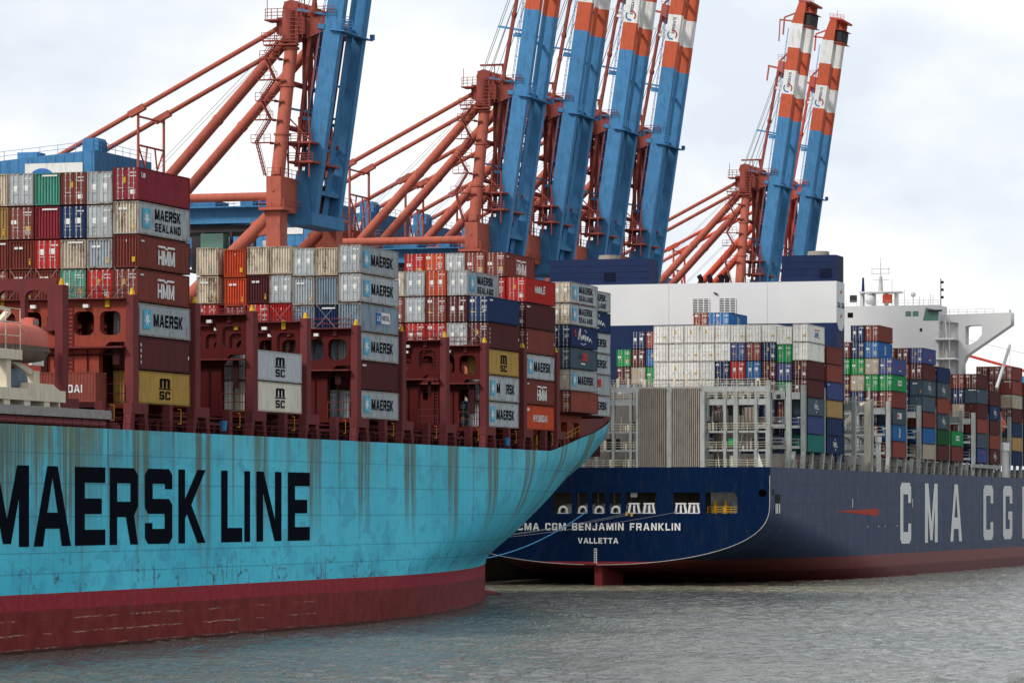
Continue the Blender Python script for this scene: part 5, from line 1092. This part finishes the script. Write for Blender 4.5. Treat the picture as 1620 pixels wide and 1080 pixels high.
    # zigzag stairs up the near front mast
    m = MB(); zs = [59.3, 64.2, 67.6, 70.4, 73.5, 76.6, 79.3]
    for k, z in enumerate(zs):
        f = (z - 59.2) / 22.3; yy = -11.6 + 6.4 * f - 1.4
        if 0 < k: m.box(-3.9, -.7, yy - .5, yy + .5, q(z) - .12, q(z)); m.rail((-3.9, yy - .5, q(z)), (-.9, yy - .5, q(z)), 1.1, .8, .05, 2); m.box(-1.2, .2, yy - .1, yy + .6, q(z) - .3, q(z) - .1)
        if k < len(zs) - 1:
            z2 = zs[k + 1]; f2 = (z2 - 59.2) / 22.3; y2 = -11.6 + 6.4 * f2 - 1.4; xa, xb = (-1.4, -3.2) if k % 2 == 0 else (-3.3, -1.5)
            for dy in (-.4, .4): m.bar((xa, yy + dy, q(z)), (xb, y2 + dy, q(z2)), .1, .22); m.tube((xa, yy + dy, q(z) + 1.0), (xb, y2 + dy, q(z2) + 1.0), .045, n=4)
            n = 9
            for j in range(n):
                t = (j + .5) / n; x = xa + (xb - xa) * t; m.box(x - .16, x + .16, yy + (y2 - yy) * t - .4, yy + (y2 - yy) * t + .4, q(z + (z2 - z) * t) - .04, q(z + (z2 - z) * t) + .02)
    add('stairs', m, M['cred2'])
    # raised twin-girder boom with warning bands
    def bp(t, d, y): v = B0v + BD * t + BN * d; return (v.x, y, v.z)
    LB = 66.0; brk = [0, 4, (95.2 - 54.5) / .9895, (100.1 - 54.5) / .9895, (105.1 - 54.5) / .9895, (109.9 - 54.5) / .9895, (115.0 - 54.5) / .9895, LB]
    mi = [0, 0, 1, 2, 1, 2, 1]
    for yc in (-5, 5):
        m = MB()
        for k in range(len(brk) - 1):
            m.cur = mi[k]; a, b = brk[k] + (.0 if k == 0 else .0), brk[k + 1]
            ds = lambda t: (0.0, 2.55) if t < 62 else (1.1, 2.55)
            A, Bq = ds(a), ds(b)
            ca = [bp(a, A[0], yc - .75), bp(a, A[0], yc + .75), bp(a, A[1], yc + .75), bp(a, A[1], yc - .75)]; cb = [bp(b, Bq[0], yc - .75), bp(b, Bq[0], yc + .75), bp(b, Bq[1], yc + .75), bp(b, Bq[1], yc - .75)]
            o = len(m.v); fs = [(0, 1, 5, 4), (1, 2, 6, 5), (2, 3, 7, 6), (3, 0, 4, 7)]
            if k == 0: fs.append((3, 2, 1, 0))
            if k == len(brk) - 2: fs.append((4, 5, 6, 7))
            m.add(ca + cb, fs)
        m.cur = 0
        add('boom', m, [blue, M['corange'], M['cwhite']])
    m = MB()
    for k in range(len(brk) - 1):
        m.cur = mi[k]; a, b = brk[k], brk[k + 1]
        for y0, y1, d in ((-3.0, -.7, 1.2), (.8, 3.1, 1.2)):
            m.hexa([bp(a, d, y0), bp(a, d, y1), bp(a, d + .08, y1), bp(a, d + .08, y0)], [bp(b, d, y0), bp(b, d, y1), bp(b, d + .08, y1), bp(b, d + .08, y0)])
    add('boom_decking', m, [blue, M['corange'], M['cwhite']])
    m = MB()
    for t in (9.5, 19, 27.5, 36, 45, 54): m = MB(); m.hexa([bp(t, .5, -4.25), bp(t, .5, 4.25), bp(t, 1.1, 4.25), bp(t, 1.1, -4.25)], [bp(t + .25, .5, -4.25), bp(t + .25, .5, 4.25), bp(t + .25, 1.1, 4.25), bp(t + .25, 1.1, -4.25)]); add('boom_tie', m, blue)
    m = MB()
    for t in (3,): m.hexa([bp(t, .2, -4.25), bp(t, .2, 4.25), bp(t, 2.3, 4.25), bp(t, 2.3, -4.25)], [bp(t + .6, .2, -4.25), bp(t + .6, .2, 4.25), bp(t + .6, 2.3, 4.25), bp(t + .6, 2.3, -4.25)])
    m.box(-.4, 3.6, -7.0, 7.0, q(52.6), q(54.4)); m.hexa([(-.3, -6.6, q(53)), (-.3, -5.8, q(53)), (3.2, -5.8, q(53)), (3.2, -6.6, q(53))], [(1.0, -6.4, q(60.5)), (1.0, -5.9, q(60.5)), (2.3, -5.9, q(60.5)), (2.3, -6.4, q(60.5))])
    m.hexa([(-.3, 5.8, q(53)), (-.3, 6.6, q(53)), (3.2, 6.6, q(53)), (3.2, 5.8, q(53))], [(1.0, 5.9, q(60.5)), (1.0, 6.4, q(60.5)), (2.3, 6.4, q(60.5)), (2.3, 5.9, q(60.5))]); m.box(-2.2, 1.0, -6.9, -5.8, q(54.2), q(57.0)); add('boom_hinge', m, blue)
    for s in (-1, 1):
        m = MB(); a = bp(6.5, -1.6, s * 5); b = bp(29.0, -2.3, s * 5); c = bp(51.2, -1.5, s * 5)
        m.bar(a, b, .5, .55, (0, 1, 0)); m.bar(b, c, .5, .55, (0, 1, 0)); m.sphere(b, .55, .5, .8, 8, 6); m.sphere(bp(40, -1.9, s * 5), .5, .45, .7, 8, 6)
        m.bar(bp(5.5, -.9, s * 5), bp(27.0, -.75, s * 5), .35, .45, (0, 1, 0)); add('folded_stay', m, M['cred2'])
    for t, ln, mt in ((14.5, 3.9, blue), (28.8, 4.6, blue), (37.5, 4.4, blue), (48.0, 3.8, M['cwhite'])):
        m = MB()
        for s in (-1, 1): m.bar(bp(t, .2, s * 5), bp(t - .25 + .5, -ln, s * 5), .32, .42, (0, 1, 0)); m.bar(bp(t - .9, .2, s * 5), bp(t - .9, -1.5, s * 5), .5, .6, (0, 1, 0))
        add('stay_cradle', m, mt)
    m = MB()
    for s in (-1, 1): m.tube(bp(27, -.7, s * 5 - .35), bp(27, -.7, s * 5 + .35), 1.0, n=16); m.bar(bp(27.0, .1, s * 5), bp(27.0, -.9, s * 5), .7, 1.7, (0, 1, 0))
    add('sheave', m, blue)
    m = MB()
    for y in (-5.6, -4.9): m.tube(bp(6, -.55, y), bp(60, -.55, y), .05, n=4, cap=False)
    for k in range(68): m.tube(bp(6 + .8 * k, -.55, -5.6), bp(6 + .8 * k, -.55, -4.9), .04, n=4, cap=False)
    for k in range(18): m.tube(bp(6 + 3 * k, -.55, -5.6), bp(6 + 3 * k, .05, -5.6), .05, n=4, cap=False)
    add('ladder', m, blue)
    m = MB(); m.rail(bp(27, 2.9, -6.2), bp(27, 4.6, -6.2), 1.3, .8, .05, 3); m.hexa([bp(26.6, 1.0, -6.3), bp(26.6, 1.0, 6.6), bp(26.6, 3.3, 6.6), bp(26.6, 3.3, -6.3)], [bp(26.8, 1.0, -6.3), bp(26.8, 1.0, 6.6), bp(26.8, 3.3, 6.6), bp(26.8, 3.3, -6.3)]); m.box(bp(27, 3, 6)[0], bp(27, 3, 6)[0] + .6, 5.9, 6.5, bp(26.7, 3, 6)[2], bp(27.5, 3, 6)[2]); add('boom_platform', m, blue)
    # rope bracket, hoist ropes, boom tip
    m = MB()
    for s in (-1, 1): m.hexa([bp(50.3, 0, s * 4.6), bp(50.3, 0, s * 5.4), bp(52.8, 0, s * 5.4), bp(52.8, 0, s * 4.6)], [bp(50.8, -1.7, s * 4.6), bp(50.8, -1.7, s * 5.4), bp(53.0, -1.7, s * 5.4), bp(53.0, -1.7, s * 4.6)])
    m.bar(bp(52.9, -1.4, -5), bp(54.9, .1, -5), .3, .35, (0, 1, 0)); m.bar(bp(51.3, -1.2, -5), bp(51.6, -3.9, -5), .4, .5, (0, 1, 0)); m.bar(bp(51.5, -3.7, -5), bp(48.4, -3.7, -5), .3, .35, (0, 1, 0)); m.tube(bp(50.4, -1.3, -4), bp(50.4, -1.3, 4), .8, n=12); m.rail(bp(53, -1.8, -5.4), bp(53, -.2, -5.4), 1.2, .6, .05, 3); add('rope_bracket', m, red)
    for i, (y, dx) in enumerate(((-4.2, 0), (-3.6, .1), (-1.4, .3), (-.8, .4), (2.0, .5), (4.2, .5))):
        m = MB(); m.tube((-.8 + dx, y, q(85.3)), bp(50.2, -1.9 + .2 * (i % 3), y), .065, n=5, cap=False); add('hoist_rope', m, M['steel'])
    m = MB(); m.tube((-1.2, -3, q(81.8)), (-30, -3, q(54.5)), .045, n=4, cap=False); m.tube((-1.2, -1.5, q(81.8)), (-30, -1.5, q(54.5)), .045, n=4, cap=False); add('back_rope', m, M['steel'])
    m = MB(); m.hexa([bp(61.2, 2.6, -5.2), bp(61.2, 2.6, 2), bp(61.2, 3.9, 2), bp(61.2, 3.9, -5.2)], [bp(63.6, 2.6, -5.2), bp(63.6, 2.6, 2), bp(63.6, 3.9, 2), bp(63.6, 3.9, -5.2)]); add('tip_machinery', m, M['cdark'])
    m = MB()
    for t in (60.9, 63.7): m.hexa([bp(t, 2.6, -5.6), bp(t, 2.6, 2.4), bp(t, 4.4, 2.4), bp(t, 4.4, -5.6)], [bp(t + .12, 2.6, -5.6), bp(t + .12, 2.6, 2.4), bp(t + .12, 4.4, 2.4), bp(t + .12, 4.4, -5.6)])
    m.rail(bp(66, .9, -5.6), bp(66, 4.2, -5.6), 1.0, .8, .05, 3); m.hexa([bp(65.8, .9, -5.8), bp(65.8, .9, 5.8), bp(65.8, 3.6, 5.8), bp(65.8, 3.6, -5.8)], [bp(66.2, .9, -5.8), bp(66.2, .9, 5.8), bp(66.2, 3.6, 5.8), bp(66.2, 3.6, -5.8)])
    m.bar(bp(63.5, .8, -5), bp(62.2, -1.8, -5), .3, .3, (0, 1, 0)); m.bar(bp(62.2, -1.8, -5), bp(58.5, -1.6, -5), .3, .3, (0, 1, 0)); m.bar(bp(61.6, -2.8, -5), bp(61.6, .5, -5), .3, .3, (0, 1, 0)); m.bar(bp(61.6, -2.7, -5), bp(57.0, -2.3, -5), .22, .22, (0, 1, 0)); m.tube(bp(66, 1.2, 0), bp(68.5, 1.2, 0), .06, n=5); add('boom_tip', m, red)
    # emblem and vertical lettering on the lower white band
    def onface(loops, name, mat, yo):
        me = fill(name, loops, mat)
        for v in me.vertices: a, t = v.co.x, v.co.y; p = bp(t, a, yo); v.co = p
        me.update(); P.append((name, me, None))
    t0 = brk[3]
    def cres(a0, a1, cx, ct, r, w1): return [(cx + r * math.cos(R(a)), ct + r * math.sin(R(a))) for a in range(a0, a1 + 1, 15)] + [(cx + w1 + (r - .28) * math.cos(R(a)), ct + (r - .28) * math.sin(R(a))) for a in range(a1, a0 - 1, -15)]
    onface([cres(140, 290, 1.2, t0 + 1.25, .95, -.02)], 'boom_emblem', M['lblue'], -5.78)
    onface([cres(-40, 110, 1.3, t0 + 1.25, .95, .02)], 'boom_emblem', M['lred'], -5.78)
    vert = [[(1.6 - (p_[1]) * .55 + .0, t0 + p_[0]) for p_ in lp] for lp in word('EUROGATE', 1.5, 4.6, 0, 1, .2)]
    onface(vert, 'boom_lettering', M['inkblue'], -5.785)
    return P
CP = crane_meshes()
red_like = {M['cred'].name: M['credf']}
def crane(yc, label, fresh=False):
    t = thing('gantry_crane', label, 'crane', (QX, yc, QZ), 'gantry cranes with raised booms along the quay')
    made = {}
    for name, me, par in CP:
        o = bpy.data.objects.new(name, me); COL.objects.link(o); o.parent = made[par] if par else t
        made.setdefault(name, o)
        if fresh:
            for i, s in enumerate(o.material_slots):
                if s.material in (M['cred'], M['cred2']): setm(o, M['credf'], i)
    return t
for yc, lab in ((539, 'nearest red and blue gantry crane, its raised boom running out of the top'), (633, 'second red and blue crane, first of the close row of four raised booms'), (663, 'third red and blue crane, second of the close row of four raised booms'),
                (693, 'fourth red and blue crane, third of the close row of four raised booms'), (723, 'fifth red and blue crane, last of the close row of four raised booms'), (821, 'sixth red and blue crane, its mast rising behind the four black vent pipes')):
    crane(yc, lab)
crane(852, 'farthest gantry crane in brighter fresh red paint, raised boom rightmost of all', True)
# an eighth crane far up the quay works with its boom lowered over the ship
fc = thing('gantry_crane', 'distant crane at the right edge with a sloping red stay and a lowered blue boom', 'crane', (-279, 1426, QZ))
m = MB(); m.box(-30, 78, -4.5, -3, 52.5, 55); m.box(-30, 78, 3, 4.5, 52.5, 55); put('boom', m.mesh('boom', M['cblue']), fc, False)
for y in (-12, 12):
    for x in (0, -27): put('leg', MB().box(x - 1, x + 1, y - 1.3, y + 1.3, 0, 52).mesh('leg', M['cred']), fc, False)
    put('front_mast', MB().tube((0, y, 52), (0, y * .4, 69), 1.0, n=12).mesh('front_mast', M['cred']), fc, False); put('back_strut', MB().tube((0, y * .4, 68), (-22, y * .4, 53), .8, n=12).mesh('back_strut', M['cred']), fc, False)
    put('forestay', MB().tube((0, y * .4, 69), (60, y * .35, 52), .45, n=10).mesh('forestay', M['lred']), fc, False)
m = MB()
for k in range(2): m.tube((0, -3 + 5 * k, 74), (76, -3 + 5 * k, 55), .1, n=4)
put('hoist_ropes', m.mesh('hoist_ropes', M['steel']), fc, False)
# ------------------------------------------------------------------ mooring ropes
def sag(a, b, s, n=24):
    a, b = Vector(a), Vector(b); return [a.lerp(b, k / n) - Vector((0, 0, s * 4 * (k / n) * (1 - k / n))) for k in range(n + 1)]
mp_ = MB(); mp_.path(sag((-162.2, 574.7, 11.4), (-186.0, 556, 4.9), 3.6), .085, 6); tag(mp_.build('mooring_rope', M['rope_blue']), 'blue rope sagging from a stern opening across the ship name to the quay', 'rope')
cxs = [(OPX[k][0] + OPX[k][1]) / 2 for k in range(9)]
for i, (xa, yb, lab) in enumerate(((cxs[4] - .8, 545, 'thin pale rope slanting from the widest stern opening, upper of three'), (cxs[4] + .6, 543, 'thin pale rope slanting from the widest stern opening, middle of three'), (cxs[5] - 1, 541, 'thin pale rope running from the right hand stern opening, longest of three'))):
    r = MB(); r.path(sag((xa, 574.7, 11.3), (-187.5, yb, 6.0), .9), .035, 5); tag(r.build('mooring_rope', M['rope']), lab, 'rope')
